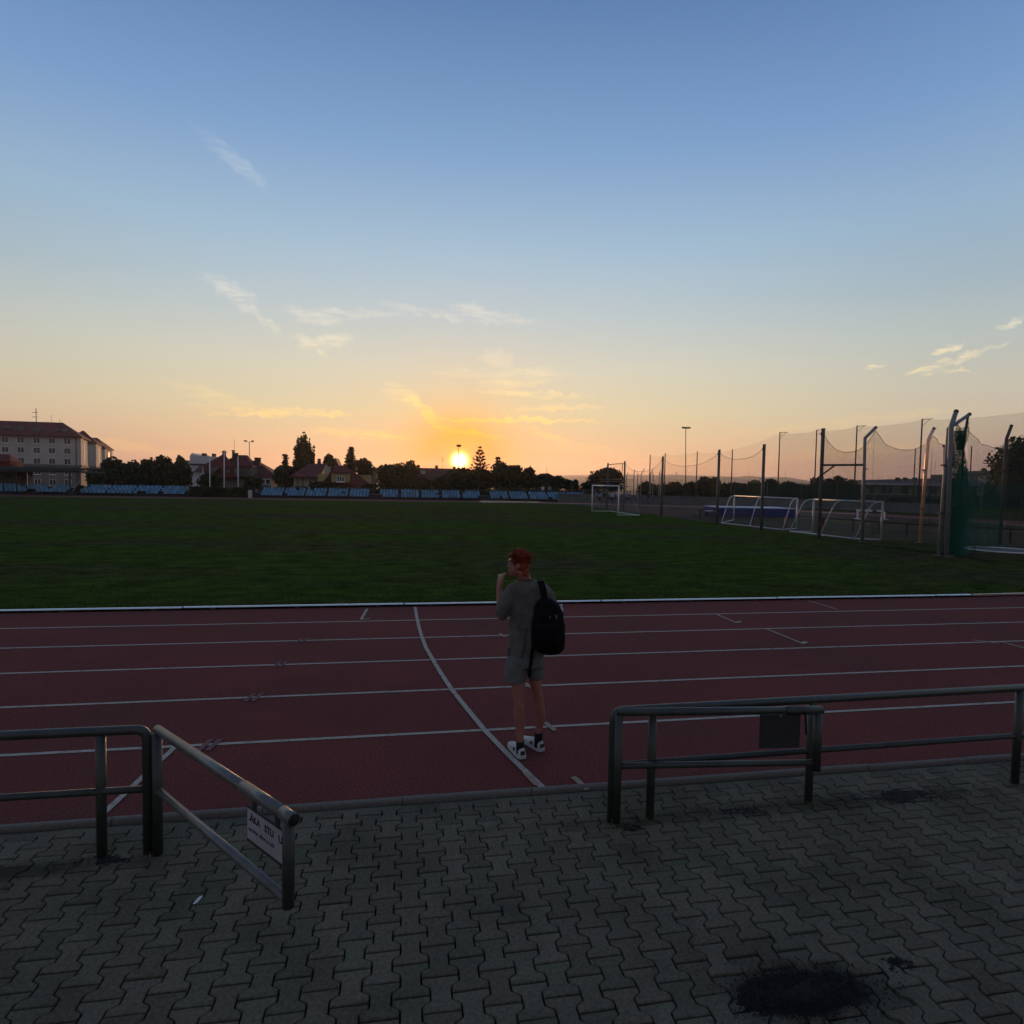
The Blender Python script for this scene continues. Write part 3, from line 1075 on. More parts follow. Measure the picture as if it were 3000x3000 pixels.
MB().span((xc - .04, SY + 3, 0), (xc + .04, SY + 3.1, zr + .1)).build('column', M_steel, gs)
MB().span((gx0, SY + 5.7, 0), (P(95, 1440, SY + 5.7).x, SY + 5.9, zr - .125)).build('back_wall', mat('pale_back_wall', (.20, .19, .16), .9, .3, 1.), gs)
MB().tube([P(213, 1439, SY + .2), P(234, 1407, SY + .2)], .05, 6).build('stair_rail', mat('pale_rail', (.3, .3, .29), .6), gs)
n = int((gx1 - .8 - gx0) / .5)
for k in range(3):
    for j in range(n):
        x = gx0 + .4 + j * .5
        if x < P(-30, 1440, SY).x or random.random() < .05:
            continue
        instance('seat', me_seat, (x, SY + .16 + .75 * k, .45 + .28 * k), gs)
xs = P(84, 1440, SY + 5).x
MB().span((xs, SY + 5, 1.4), (xs + .4, SY + 5.1, 2.4)).build('notice', mat('pale_notice', (.45, .45, .44), .8), gs)

# ================================================================ leaf clouds
M_leaf = mat('dark_leaf', (.030, .042, .014), .7, .5, .8, spec=.2)
M_leafy = mat('yellowish_leaf', (.075, .078, .018), .7, .5, .8, spec=.2)
M_needle = mat('conifer_needle', (.022, .034, .018), .8, .4, .8, spec=.2)
M_bark = mat('bark', (.05, .04, .03), .95, .3, 6.)
M_pale_bark = mat('pale_bark', (.30, .28, .25), .9, .4, 3.)


def leafquads(C, size, seed, flat=.0):
    r = np.random.default_rng(seed)
    n = len(C)
    a = r.normal(size=(n, 3))
    a[:, 2] *= (1 - flat)
    a /= np.linalg.norm(a, axis=1)[:, None]
    b = r.normal(size=(n, 3))
    b -= (b * a).sum(1)[:, None] * a
    b /= np.linalg.norm(b, axis=1)[:, None]
    s = size * r.uniform(.55, 1.3, n)[:, None]
    V = np.stack([C - a * s, C - b * s * .6, C + a * s, C + b * s * .6], 1).reshape(-1, 3)
    return V, np.arange(n * 4).reshape(-1, 4)


def crown_points(lobes, n, seed, clumps=18, spread=.34):
    r = np.random.default_rng(seed)
    vol = np.array([l[3] * l[4] * l[5] for l in lobes]) ** .7
    pts = []
    for l, q in zip(lobes, vol / vol.sum()):
        m = max(20, int(n * q))
        k = max(6, int(clumps * max(.5, q * len(lobes))))
        d = r.normal(size=(k, 3))
        d /= np.linalg.norm(d, axis=1)[:, None]
        cc = d * (r.uniform(.25, .98, k) ** .6)[:, None]
        idx = r.integers(0, k, m)
        p = cc[idx] + r.normal(size=(m, 3)) * spread * r.uniform(.5, 1.1, (m, 1))
        ln = np.linalg.norm(p, axis=1)
        p = np.where((ln > 1.12)[:, None], p / ln[:, None] * 1.08, p)
        pts.append(p * np.array(l[3:6]) + np.array(l[:3]))
    return np.concatenate(pts)


SEED = [100]


def broadleaf(u0, u1, vt, vb, Y, label, n=1500, leaf=.30, name='tree', m=None, cat='tree', group=None, lobes=5, skirt=True, bark=None, depth=None, gz0=-.25):
    """one broad tree filling a measured outline; u0..u1 wide, crown top at vt, foliage reaching down to vb"""
    SEED[0] += 1
    r = random.Random(SEED[0])
    a, b = P(u0, (vt + vb) / 2, Y), P(u1, (vt + vb) / 2, Y)
    zt = P((u0 + u1) / 2, vt, Y).z
    zb = max(gz0 + .05, P((u0 + u1) / 2, vb, Y).z)
    w, cx = (b.x - a.x), (a.x + b.x) / 2
    h = zt - zb
    dp = depth or min(w, h * 1.3)
    t = thing(name, label, cat, (cx, Y, gz0), group)
    L = []
    for i in range(lobes):
        f = (i + .5) / lobes
        hh = h * r.uniform(.30, .42)
        ww = w * r.uniform(.24, .34)
        px = cx + (f - .5) * w * .62 + r.uniform(-.06, .06) * w
        edge = abs(f - .5) * 2
        pz = zt - hh - edge ** 1.6 * h * r.uniform(.08, .26)
        L.append((px, Y + r.uniform(-.25, .25) * dp, pz, ww, dp * r.uniform(.25, .35), hh))
    L.append((cx, Y, zb + h * .42, w * .46, dp * .42, h * .44))
    if skirt:
        L.append((cx, Y, zb + h * .22, w * .47, dp * .4, h * .24))
    C = crown_points(L, int(n * 1.5), SEED[0])
    C[:, 2] = np.maximum(C[:, 2], zb - .1)
    V, F = leafquads(C, leaf, SEED[0])
    o = npmesh('crown', V - np.array(t.location), F, m or M_leaf)
    o.parent = t
    k = MB()
    k.tube([(cx, Y, gz0), (cx + .05 * w, Y, zb + h * .3), (cx, Y, zb + h * .7)], [.05 * w * .5 + .06, .04 * w * .5 + .05, .03], 7)
    for _ in range(4):
        lx = L[r.randrange(lobes)]
        k.tube([(cx + .03 * w, Y, zb + h * r.uniform(.15, .35)), ((cx + lx[0]) / 2, (Y + lx[1]) / 2, (zb + h * .3 + lx[2]) / 2), lx[:3]], [.07, .05, .02], 5)
    k.build('trunk', bark or M_bark, t, True)
    return t


def conifer(u, w, vt, vb, Y, label, tiers=12, leaf=.22, name='conifer', sparse=False, droop=.25, group=None, gz0=-.25, cat='tree'):
    SEED[0] += 1
    r = random.Random(SEED[0])
    c = P(u, vb, Y)
    zt = P(u, vt, Y).z
    zb = max(gz0 + .1, c.z)
    R = (P(u + w / 2, vb, Y).x - P(u - w / 2, vb, Y).x) / 2
    t = thing(name, label, cat, (c.x, Y, gz0), group)
    k = MB().tube([(c.x, Y, gz0), (c.x, Y, zt)], [max(.12, R * .09), .02], 7)
    pts = []
    for i in range(tiers):
        f = (i + .3) / tiers
        zz = zt - (zt - zb) * f
        rr = R * (f ** .8) * r.uniform(.8, 1.1) + .08
        nb = r.randrange(5, 8) if not sparse else 6
        a0 = r.uniform(0, 6.28)
        for j in range(nb):
            a = a0 + 6.28 * j / nb + r.uniform(-.2, .2)
            q = rr * r.uniform(.55 if sparse else .75, 1.12)
            up = (.55 * q if sparse else -droop * q + .1 * q)
            tip = Vector((c.x + math.cos(a) * q, Y + math.sin(a) * q, zz + up))
            base = Vector((c.x, Y, zz))
            mid = (base + tip) / 2 + Vector((0, 0, -.06 * q if sparse else .05 * q))
            k.tube([base, mid, tip], [.05, .04, .015], 4, False)
            m = int((6 if sparse else 12) * (1 + q * 1.2))
            for _ in range(m):
                s = r.uniform(.30 if sparse else .08, 1.04)
                p = base * (1 - s) ** 2 + mid * 2 * s * (1 - s) + tip * s * s
                sp = .09 if sparse else .12 + .10 * q * (1.1 - s)
                pts.append((p.x + r.gauss(0, sp), p.y + r.gauss(0, sp), p.z + r.gauss(0, sp * .5) - (0 if sparse else .1)))
    V, F = leafquads(np.array(pts), leaf, SEED[0], .3)
    o = npmesh('crown', V - np.array(t.location), F, M_needle)
    o.parent = t
    k.build('trunk', M_bark, t, True)
    return t


# ================================================================ buildings
M_plast = mat('grey_render', (.46, .43, .38), .9, .10, .5, c2=(.41, .38, .33), c2scale=.15)
M_plast2 = mat('brown_render', (.19, .17, .15), .9, .12, .5)
M_white = MATS['white_scrap']
M_whitew = mat('white_render', (.52, .53, .55), .85, .06, .4)
M_cream = mat('cream_render', (.36, .34, .28), .9, .10, .5)
M_yel = mat('ochre_render', (.36, .27, .11), .9, .12, .5)
M_dgrey = mat('grey_plaster', (.16, .15, .13), .9, .2, .5)
M_roof = mat('red_roof_tile', (.125, .026, .024), .85, .25, 2.2, .6, 5., c2=(.085, .024, .023), c2scale=.5, stretch=(1, 1, 1.))
M_roofd = mat('brown_roof_tile', (.075, .030, .028), .85, .2, 2., .5, 5.)
M_brick = mat('chimney_brick', (.07, .035, .03), .9, .25, 6.)
M_glass = mat('dark_glass', (.012, .014, .016), .12, .1, 2., spec=.6)
M_frame = mat('white_window_frame', (.75, .75, .74), .6, .05, 3.)


def hip(mb, x0, x1, y0, y1, ze, rx0, rx1, zr, ry=None, t=.25):
    """hipped roof solid with an eave board of thickness t"""
    ry = (y0 + y1) / 2 if ry is None else ry
    vs = [(x0, y0, ze - t), (x1, y0, ze - t), (x1, y1, ze - t), (x0, y1, ze - t), (x0, y0, ze), (x1, y0, ze), (x1, y1, ze), (x0, y1, ze), (rx0, ry, zr), (rx1, ry, zr)]
    fs = [(3, 2, 1, 0), (0, 1, 5, 4), (1, 2, 6, 5), (2, 3, 7, 6), (3, 0, 4, 7), (4, 5, 9, 8), (5, 6, 9), (6, 7, 8, 9), (7, 4, 8)]
    return mb.add(vs, fs)


def window(parent, x, y, zc, w, h, panes=2, sill=True):
    """window with its own frame bars, panes set back in the frame (front looks towards -Y)"""
    f = MB()
    b = .07
    f.span((x - w / 2, y - .05, zc - h / 2), (x + w / 2, y + .0, zc - h / 2 + b)).span((x - w / 2, y - .05, zc + h / 2 - b), (x + w / 2, y, zc + h / 2))
    for i in range(panes + 1):
        xx = x - w / 2 + b / 2 + (w - b) * i / panes
        f.span((xx - b / 2, y - .048, zc - h / 2 + b), (xx + b / 2, y, zc + h / 2 - b))
    if sill:
        f.span((x - w / 2 - .1, y - .12, zc - h / 2 - .1), (x + w / 2 + .1, y - .001, zc - h / 2 - .001))
    o = f.build('window', M_frame, parent)
    for i in range(panes):
        xa = x - w / 2 + b + (w - b) * i / panes
        xb = x - w / 2 + (w - b) * (i + 1) / panes
        MB().span((xa, y - .02, zc - h / 2 + b), (xb, y - .008, zc + h / 2 - b)).build('pane', M_glass, o)
    return o


# five storey block at the far left, stepped back in three wings
YA = 175.
ab = thing('apartment_block', 'long grey apartment block with dark red hipped roof and stepped end wings', 'building', (P(150, 1440, YA).x, YA, -.3))
xl, xr = P(-420, 1300, YA).x, P(237, 1300, YA).x
ze = P(120, 1276, YA).z
zr_ = P(150, 1237, YA + 7).z
zb2 = P(200, 1364, YA).z


def skew(x0, x1, y0, y1, xb, z0, z1):
    """wall block whose right end wall runs back at an angle (front corner x1, rear corner xb)"""
    return MB().add([(x0, y0, z0), (x1, y0, z0), (xb, y1, z0), (x0, y1, z0), (x0, y0, z1), (x1, y0, z1), (xb, y1, z1), (x0, y1, z1)],
                    [(3, 2, 1, 0), (4, 5, 6, 7), (0, 1, 5, 4), (1, 2, 6, 5), (2, 3, 7, 6), (3, 0, 4, 7)])


def skewroof(x0, x1, y0, y1, xb, ze_, rx0, rx1, zr, t=.3):
    ry = (y0 + y1) / 2
    return MB().add([(x0, y0, ze_ - t), (x1, y0, ze_ - t), (xb, y1, ze_ - t), (x0, y1, ze_ - t), (x0, y0, ze_), (x1, y0, ze_), (xb, y1, ze_), (x0, y1, ze_), (rx0, ry, zr), (rx1, ry, zr)],
                    [(3, 2, 1, 0), (0, 1, 5, 4), (1, 2, 6, 5), (2, 3, 7, 6), (3, 0, 4, 7), (4, 5, 9, 8), (5, 6, 9), (6, 7, 8, 9), (7, 4, 8)])


xbk = P(256, 1300, YA + 14).x
skew(xl, xr, YA, YA + 14, xbk, zb2 + .25, ze - .3).build('wall', M_plast, ab)
skew(xl, xr - .1, YA + .12, YA + 13.9, xbk - .1, -.3, zb2 - .25).build('plinth_wall', M_plast2, ab)
skew(xl - .2, xr + .25, YA - .25, YA + 14.2, xbk + .25, zb2 - .25, zb2 + .25).build('string_course', M_dgrey, ab)
rf = skewroof(xl - .6, xr + .6, YA - .8, YA + 14.8, xbk + .5, ze, xl + 8, P(184, 1239, YA + 7).x, zr_).build('roof', M_roof, ab)
MB().tube([(P(223, 1300, YA).x, YA - .1, -.3), (P(223, 1300, YA).x, YA - .1, ze - .3)], .09, 6).build('drainpipe', M_brick, ab)
rows = [P(108, v, YA).z for v in (1290.5, 1319.5, 1350.5, 1381, 1412)]
for zc in rows:
    for u in (-78, -31, 15.5, 61, 108, 152.5, 197.5):
        x = P(u, 1320, YA).x
        if x > xl + 1:
            window(ab, x, YA - .005 if zc > zb2 else YA + .115, zc, 1.55, 1.55)
for u, v, w, h in ((22, 1252.5, .9, .7), (62, 1257, 1.5, 1.1), (110, 1260, 1.5, 1.1), (172, 1260, .9, .6), (193, 1261, .9, .7)):
    q = P(u, v, YA + 2.6)
    f = MB().span((q.x - w / 2, YA + 1.4, q.z - h / 2), (q.x + w / 2, YA + 3.4, q.z + h / 2)).build('skylight', M_dgrey, rf)
    MB().span((q.x - w / 2 + .15, YA + 1.37, q.z - h / 2 + .15), (q.x + w / 2 - .15, YA + 1.396, q.z + h / 2 - .1)).build('pane', mat('grey_glass', (.10, .105, .11), .3), rf)
for (yf, uf, ub, vf, ur, vr, dep) in ((205., 281, 297, 1297, 238, 1262, 13), (245., 307, 329, 1313, 285, 1282.5, 13)):
    xa, xb, xc_ = P(150, 1300, yf).x, P(uf, 1300, yf).x, P(ub, 1300, yf + dep).x
    zz = P(uf, vf, yf).z
    zbb = P(uf, 1366 + (uf - 281) * .12, yf).z
    skew(xa, xb, yf, yf + dep, xc_, zbb, zz - .3).build('wing_wall', M_plast, ab)
    skew(xa, xb - .1, yf + .1, yf + dep - .1, xc_ - .1, -.3, zbb).build('wing_plinth', M_plast2, ab)
    skewroof(xa - 1, xb + .5, yf - .6, yf + dep + .6, xc_ + .4, zz, xa + 6, P(ur, vr, yf + dep / 2).x, P(ur, vr, yf + dep / 2).z).build('wing_roof', M_roof, ab)
    nx_ = Vector((dep, -(xc_ - xb), 0)).normalized() * .05
    p0, p1 = Vector((xb, yf, 0)).lerp(Vector((xc_, yf + dep, 0)), .42) + nx_, Vector((xb, yf, 0)).lerp(Vector((xc_, yf + dep, 0)), .58) + nx_
    MB().add([(p0.x, p0.y, zbb + 1), (p1.x, p1.y, zbb + 1), (p1.x, p1.y, zz - 1.2), (p0.x, p0.y, zz - 1.2)], [(0, 1, 2, 3)]).build('stair_window', M_glass, ab)
p0, p1 = Vector((xr, YA, 0)).lerp(Vector((xbk, YA + 14, 0)), .42) + Vector((.05, 0, 0)), Vector((xr, YA, 0)).lerp(Vector((xbk, YA + 14, 0)), .55) + Vector((.05, 0, 0))
MB().add([(p0.x, p0.y, zb2 + 1), (p1.x, p1.y, zb2 + 1), (p1.x, p1.y, ze - 1.2), (p0.x, p0.y, ze - 1.2)], [(0, 1, 2, 3)]).build('stair_window', M_glass, ab)
q = P(106, 1233, YA + 7)
ma = MB().tube([(q.x, YA + 7, zr_ - .1), (q.x, YA + 7, P(106, 1196, YA + 7).z)], .09, 6)
for dz_ in (1.2, 2.4):
    ma.span((q.x - .9, YA + 6.96, zr_ + dz_), (q.x + .4, YA + 7.04, zr_ + dz_ + .12))
ma.build('antenna', M_steel, rf)
for u, v in ((150, 1215), (175, 1228)):
    q = P(u, v, YA + 7)
    MB().tube([(q.x, YA + 7, zr_ - .1), (q.x, YA + 7, q.z)], .035, 5).build('antenna', M_steel, rf)
rd = thing('red_hut', 'small dark red roofed hut behind the covered stand roof', 'building', (P(10, 1370, 96).x, 96, 0))
xa, xb = P(-60, 1350, 96).x, P(28, 1350, 96).x
MB().span((xa, 96, 0), (xb, 99, P(10, 1352, 96).z)).build('wall', mat('red_boards', (.13, .02, .022), .8, .3, 3.), rd)
MB().add([(xa, 95.9, P(10, 1352, 96).z + .01), (xb + .2, 95.9, P(10, 1352, 96).z + .01), (xb - .8, 97.5, P(8, 1330, 96).z), (xa, 97.5, P(8, 1330, 96).z), (xa, 99, P(10, 1352, 96).z), (xb, 99, P(10, 1352, 96).z)],
         [(0, 1, 2, 3), (3, 2, 5, 4), (1, 5, 2)]).build('roof', M_roof, rd)

# pale flat roofed building with a curved parapet
YW = 150.
wb = thing('white_building', 'pale flat roofed building with curved parapet behind the red roofed house', 'building', (P(590, 1400, YW).x, YW, -.3))
xs_ = [P(u, 1340, YW).x for u in (556, 562, 567, 577, 592, 610, 634)]
zs_ = [P(u, v, YW).z for u, v in ((556, 1336), (560, 1327), (566, 1332), (577, 1334.5), (592, 1336), (610, 1336.5), (634, 1338))]
vs = [(x, YW, -.3) for x in xs_] + [(x, YW, z_) for x, z_ in zip(xs_, zs_)] + [(x, YW + 12, -.3) for x in xs_] + [(x, YW + 12, z_) for x, z_ in zip(xs_, zs_)]
n = len(xs_)
fs = [(i, i + 1, n + i + 1, n + i) for i in range(n - 1)] + [(n + i, n + i + 1, 3 * n + i + 1, 3 * n + i) for i in range(n - 1)] + [(0, n, 3 * n, 2 * n), (n - 1, 3 * n - 1 - 0 - (n - 1) + (n - 1) - n + n, 4 * n - 1, 2 * n - 1)]
fs[-1] = (n - 1, 3 * n - 1, 4 * n - 1, 2 * n - 1)
MB().add(vs, fs).build('wall', M_whitew, wb)
xa, xb = P(562, 1360, YW - 4).x, P(600, 1360, YW - 4).x
MB().span((xa, YW - 4, -.3), (xb, YW - .01, P(580, 1363, YW - 4).z)).build('lower_wing', M_whitew, wb)
MB().span((xa - .3, YW - 4.4, P(580, 1363, YW - 4).z + .003), (xb, YW - .01, P(580, 1361, YW - 4).z + .2)).build('lower_roof', M_steel, wb)
MB().add([P(563, 1385, YW - 7), P(592, 1385, YW - 7), P(592, 1362, YW - 4.5), P(585, 1364, YW - 4.5)], [(0, 1, 2, 3)]).add([P(563, 1387, YW - 7), P(592, 1387, YW - 7), P(592, 1387, YW - 4.1), P(563, 1387, YW - 4.1)], [(0, 1, 2, 3)]).build('porch_roof', M_roofd, wb)
MB().span((P(566, 1390, YW - 6.5).x, YW - 6.5, -.3), (P(590, 1390, YW - 6.5).x, YW - 4.05, P(575, 1387, YW - 6.5).z)).build('porch_wall', M_whitew, wb)
for u0, u1, v0, v1 in ((593, 604.5, 1328, 1337), (622.5, 631, 1329, 1340)):
    a, b = P(u0, v0, YW + 3), P(u1, v1, YW + 3)
    MB().span((a.x, YW + 2.5, b.z - 1), (b.x, YW + 3.6, a.z)).build('chimney', M_brick, wb)

# large red roofed house behind the flag poles
YH = 112.
hh = thing('red_roofed_house', 'large house with steep dark red roofs, grey dormer and brick chimneys behind the flagpoles', 'house', (P(680, 1420, YH).x, YH, -.3))
X = lambda u, y=YH: P(u, 1370, y).x
Z = lambda u, v, y=YH: P(u, v, y).z
MB().span((X(598), YH + .5, -.3), (X(792), YH + 11, Z(700, 1398))).build('wall', M_dgrey, hh)
r1 = hip(MB(), X(596), X(752), YH - .6, YH + 11, Z(680, 1399), X(690, YH + 5), X(724, YH + 5), Z(705, 1333, YH + 5), t=.2).build('roof', M_roof, hh)
hip(MB(), X(700), X(809), YH + 1.5, YH + 12, Z(780, 1399), X(735, YH + 6), X(752, YH + 6), Z(748, 1349, YH + 6), t=.2).build('roof', M_roof, hh)
MB().add([P(600, 1398, YH - 1.0), P(712, 1398, YH - 1.0), P(656.5, 1329, YH + 1.5), P(594, 1363, YH + .5), P(600, 1398, YH + 8), P(712, 1398, YH + 8), P(656.5, 1329.5, YH + 8)], [(0, 1, 2, 3), (0, 3, 4), (3, 2, 6, 4), (1, 5, 6, 2)]).build('gable_roof', M_roof, hh)
MB().add([P(618, 1369, YH - 1.6), P(643, 1369, YH - 1.6), P(617, 1393, YH - 1.6), P(618, 1369, YH + .5), P(643, 1369, YH + .5), P(617, 1393, YH + .5)], [(0, 2, 1), (3, 4, 5), (0, 1, 4, 3), (1, 2, 5, 4), (2, 0, 3, 5)]).build('gable_dormer', mat('dim_plaster', (.13, .13, .115), .9, .2, .8), hh)
a, b = P(687, 1368, YH - 1.5), P(737, 1396, YH - 1.5)
dm = MB().span((a.x, YH - 1.5, b.z), (b.x, YH + 4, a.z)).build('dormer', mat('dim_plaster', (.13, .13, .115)), hh)
MB().span((a.x - .3, YH - 1.9, a.z + .003), (b.x + .3, YH + 4.5, a.z + .25)).build('dormer_roof', M_roofd, hh)
for u in (702, 712, 722):
    q = P(u, 1384, YH - 1.5)
    f = MB().span((q.x - .27, YH - 1.56, q.z - .7), (q.x + .27, YH - 1.503, q.z + .45)).build('window', M_glass, dm)
for u0, u1, v0, v1, y in ((682, 686, 1321, 1345, YH + 4), (747.5, 763, 1342.5, 1358, YH + 4), (653.5, 660, 1324, 1336, YH + 2), (689, 696, 1329, 1338, YH + 5)):
    a, b = P(u0, v0, y), P(u1, v1, y)
    c = MB().span((a.x, y - .5, b.z - .6), (b.x, y + .5, a.z)).span((a.x - .08, y - .58, a.z + .002), (b.x + .08, y + .58, a.z + .12)).build('chimney', M_brick, hh)
q = P(687, 1287, YH + 4)
MB().tube([(q.x, YH + 4, P(687, 1336, YH + 4).z), q], .03, 5).build('antenna', M_steel, hh)
q = P(656.5, 1322, YH + 2)
an = MB().tube([(q.x, YH + 2, q.z - .8), (q.x, YH + 2, q.z + .3)], .03, 5)
for k in range(4):
    an.box((q.x + .1, YH + 2, q.z - .2 + k * .13), (.9 - .15 * k, .03, .03))
an.build('antenna', M_steel, hh)
MB().add([P(664, 1376, YH - 1.1), P(672, 1376, YH - 1.1), P(672, 1384, YH - 1.35), P(664, 1384, YH - 1.35)], [(0, 1, 2, 3)]).build('skylight', mat('grey_glass', (.10, .105, .11)), r1)
for u in (742, 770, 785):
    q = P(u, 1411, YH + .45)
    window(hh, q.x, YH + .49, q.z, .8, .9, 1, False)

# ochre dormered house
YO = 100.
oh = thing('ochre_dormer_house', 'low house with red hipped roofs, ochre dormers and a white three light window', 'house', (P(970, 1420, YO).x, YO, -.3))
X = lambda u, y=YO: P(u, 1390, y).x
Z = lambda u, v, y=YO: P(u, v, y).z
MB().span((X(857), YO + 1, -.3), (X(925), YO + 9, Z(890, 1397))).build('white_wall', M_cream, oh)
MB().span((X(925), YO + 1.5, -.3), (X(1082), YO + 9, Z(1000, 1420))).build('wall', M_yel, oh)
r2 = hip(MB(), X(850), X(936), YO - .2, YO + 10, Z(880, 1396), X(904, YO + 5), X(958, YO + 5), Z(920, 1358.5, YO + 5), t=.18).build('roof', M_roof, oh)
MB().add([P(934, 1421, YO - .3), P(1089, 1421, YO - .3), P(1012, 1363.5, YO + 4), P(984, 1363.5, YO + 4), P(1089, 1421, YO + 9), P(934, 1421, YO + 9)], [(0, 1, 2, 3), (1, 4, 2), (4, 5, 3, 2), (5, 0, 3)]).build('roof', M_roof, oh)
a, b = P(971, 1387, YO - .8), P(1022, 1413, YO - .8)
d1 = MB().span((a.x, YO - .8, b.z), (b.x, YO + 4, a.z)).build('dormer', M_yel, oh)
MB().span((a.x - .15, YO - 1.0, a.z + .002), (b.x + .15, YO + 4, a.z + .16)).build('dormer_roof', M_roofd, oh)
q = P(998, 1403, YO - .8)
window(d1, q.x, YO - .803, q.z, 1.16, .9, 3)
MB().add([P(930, 1390, YO - .2), P(966, 1388, YO - .2), P(946, 1412, YO - .2), P(930, 1412, YO - .2), P(930, 1390, YO + 3), P(966, 1388, YO + 3), P(946, 1412, YO + 3), P(930, 1412, YO + 3)], [(0, 3, 2, 1), (4, 5, 6, 7), (0, 1, 5, 4), (1, 2, 6, 5), (2, 3, 7, 6), (3, 0, 4, 7)]).build('side_dormer', M_yel, oh)
MB().add([P(1053, 1392, YO + 1), P(1088, 1391, YO + 1), P(1087, 1420, YO + 1), P(1053, 1392, YO + 4), P(1088, 1391, YO + 4), P(1087, 1420, YO + 4)], [(0, 2, 1), (3, 4, 5), (0, 1, 4, 3), (1, 2, 5, 4), (2, 0, 3, 5)]).build('side_dormer', M_yel, oh)
a, b = P(953, 1369, YO + 3), P(968, 1388, YO + 3)
MB().span((a.x, YO + 2.5, b.z - .6), (b.x, YO + 3.4, a.z)).span((a.x - .06, YO + 2.44, a.z + .002), (b.x + .06, YO + 3.46, a.z + .12)).build('chimney', M_cream, oh)
q = P(908, 1409, YO + .95)
window(oh, q.x, YO + .99, q.z, .5, .95, 1, False)
for u in (869, 884):
    MB().span((X(u) - .12, YO + .9, -.3), (X(u) + .12, YO + .998, Z(u, 1397))).build('pilaster', M_dgrey, oh)

# low long house under the sun
YL = 150.
lh = thing('long_house', 'long low house with a brownish roof directly under the setting sun', 'house', (P(1290, 1420, YL).x, YL, -.3))
X = lambda u, y=YL: P(u, 1390, y).x
MB().span((X(1190), YL, -.3), (X(1400), YL + 8, P(1290, 1420, YL).z)).build('wall', M_dgrey, lh)
xa, xb = X(1185), X(1405)
hip(MB(), xa, xb, YL - .6, YL + 9, P(1290, 1421, YL).z, P(1218, 1370, YL + 4).x, P(1372, 1373, YL + 4).x, P(1290, 1372, YL + 4).z, t=.2).build('roof', M_roofd, lh)
for u, v in ((1226, 1362), (1279, 1363.5), (1331, 1367)):
    q = P(u, v, YL + 4)
    MB().span((q.x - .35, YL + 3.7, q.z - 1.3), (q.x + .35, YL + 4.3, q.z)).build('chimney', M_brick, lh)
q = P(1297, 1339, YL + 4)
an = MB().tube([(q.x, YL + 4, q.z - 2.8), q], .035, 5)
for k in range(3):
    an.box((q.x, YL + 4, q.z - .2 - k * .35), (.7, .04, .04))
an.build('antenna', M_steel, lh)
q = P(1240, 1384, YL + 2)
MB().span((q.x - .5, YL + 1.2, q.z - .45), (q.x + .5, YL + 3, q.z + .45)).build('dormer', M_cream, lh)

# small far gables between the trees
for nm, u0, u1, vt, ve, Y, lab in (('gabled_house', 1581, 1628, 1386, 1397, 130, 'dark gabled house roof peeking over the trees right of the sun'),
                                   ('gabled_house', 972, 993, 1341, 1364, 135, 'narrow dark gable beside the round topped tree'),
                                   ('gabled_house', 1084, 1106, 1365, 1378, 140, 'small dark roof right of the broad spruce'),
                                   ('gabled_house', 807, 836, 1362, 1374, 130, 'dark gable edge left of the pointed conifer'),
                                   ('gabled_house', 517, 553, 1347, 1352, 160, 'pale flat roofed house among the dark trees left of the white building')):
    a, b, m_ = P(u0, ve, Y), P(u1, ve, Y), P((u0 + u1) / 2, vt, Y)
    t = thing(nm, lab, 'house', (m_.x, Y, -.3))
    MB().span((a.x + .2, Y, -.3), (b.x - .2, Y + 7, a.z - .02)).build('wall', M_dgrey, t)
    MB().add([(a.x, Y - .3, a.z), (b.x, Y - .3, a.z), (m_.x, Y - .3, m_.z), (a.x, Y + 7.3, a.z), (b.x, Y + 7.3, a.z), (m_.x, Y + 7.3, m_.z)], [(0, 1, 2), (5, 4, 3), (0, 2, 5, 3), (2, 1, 4, 5), (1, 0, 3, 4)]).build('roof', M_roofd, t)

# flag poles
M_pole = mat('white_flagpole', (.74, .73, .70), .5, .05, 3.)
for (ub, vb, ut, vt, w) in ((615, 1424, 614.5, 1341, 'left'), (656.5, 1424, 656.8, 1326, 'tall middle'), (698, 1426, 697.3, 1339, 'right')):
    a, b = P(ub, vb, 87.5), P(ut, vt, 87.5)
    t = thing('flagpole', 'white %s flagpole of the three in front of the red roofed house' % w, 'flagpole', (a.x, 87.5, 0), 'white flagpoles')
    MB().tube([(a.x, 87.5, -.2), (b.x, 87.5, b.z)], [.075, .055], 8).build('pole', M_pole, t, True)
    MB().ball((b.x, 87.5, b.z + .05), .07, 8, 6).build('finial', M_pole, t, True)

# floodlight poles
M_lamp = mat('lamp_housing', (.04, .04, .04), .5)
for u, vt, vb, Y, lab, heads in ((730.5, 1294, 1345, 185, 'tall floodlight pole behind the red roofed house', 2), (1344, 1306, 1345, 205, 'thin floodlight pole standing against the sun', 1),
                                 (2009, 1255, 1452, 150, 'tall lamp pole with twin lamps above the right fence posts', 3), (2766, 1307, 1420, 110, 'short lamp pole beside the tall cage poles', 1)):
    a, b = P(u, vb, Y), P(u, vt, Y)
    t = thing('floodlight_pole', lab, 'light pole', (a.x, Y, -.3))
    MB().tube([(a.x, Y, -.3), (b.x, Y, b.z)], [.16, .09], 8).build('pole', M_steel, t, True)
    s = Y / 150
    if heads == 1:
        MB().box((b.x, Y - .2, b.z), (1.1 * s, .5, .55 * s)).build('lamp', M_lamp, t)
    else:
        MB().span((b.x - .9 * s, Y - .06, b.z - .1), (b.x + .9 * s, Y + .06, b.z + .0)).build('crossbar', M_steel, t)
        for sx in ((-.8, .8) if heads == 2 else (-.85, 0, .85)):
            MB().box((b.x + sx * s, Y - .25, b.z + .18), (.6 * s, .5, .34), M=Matrix.Rotation(.2, 3, 'X')).build('lamp', M_lamp, t)

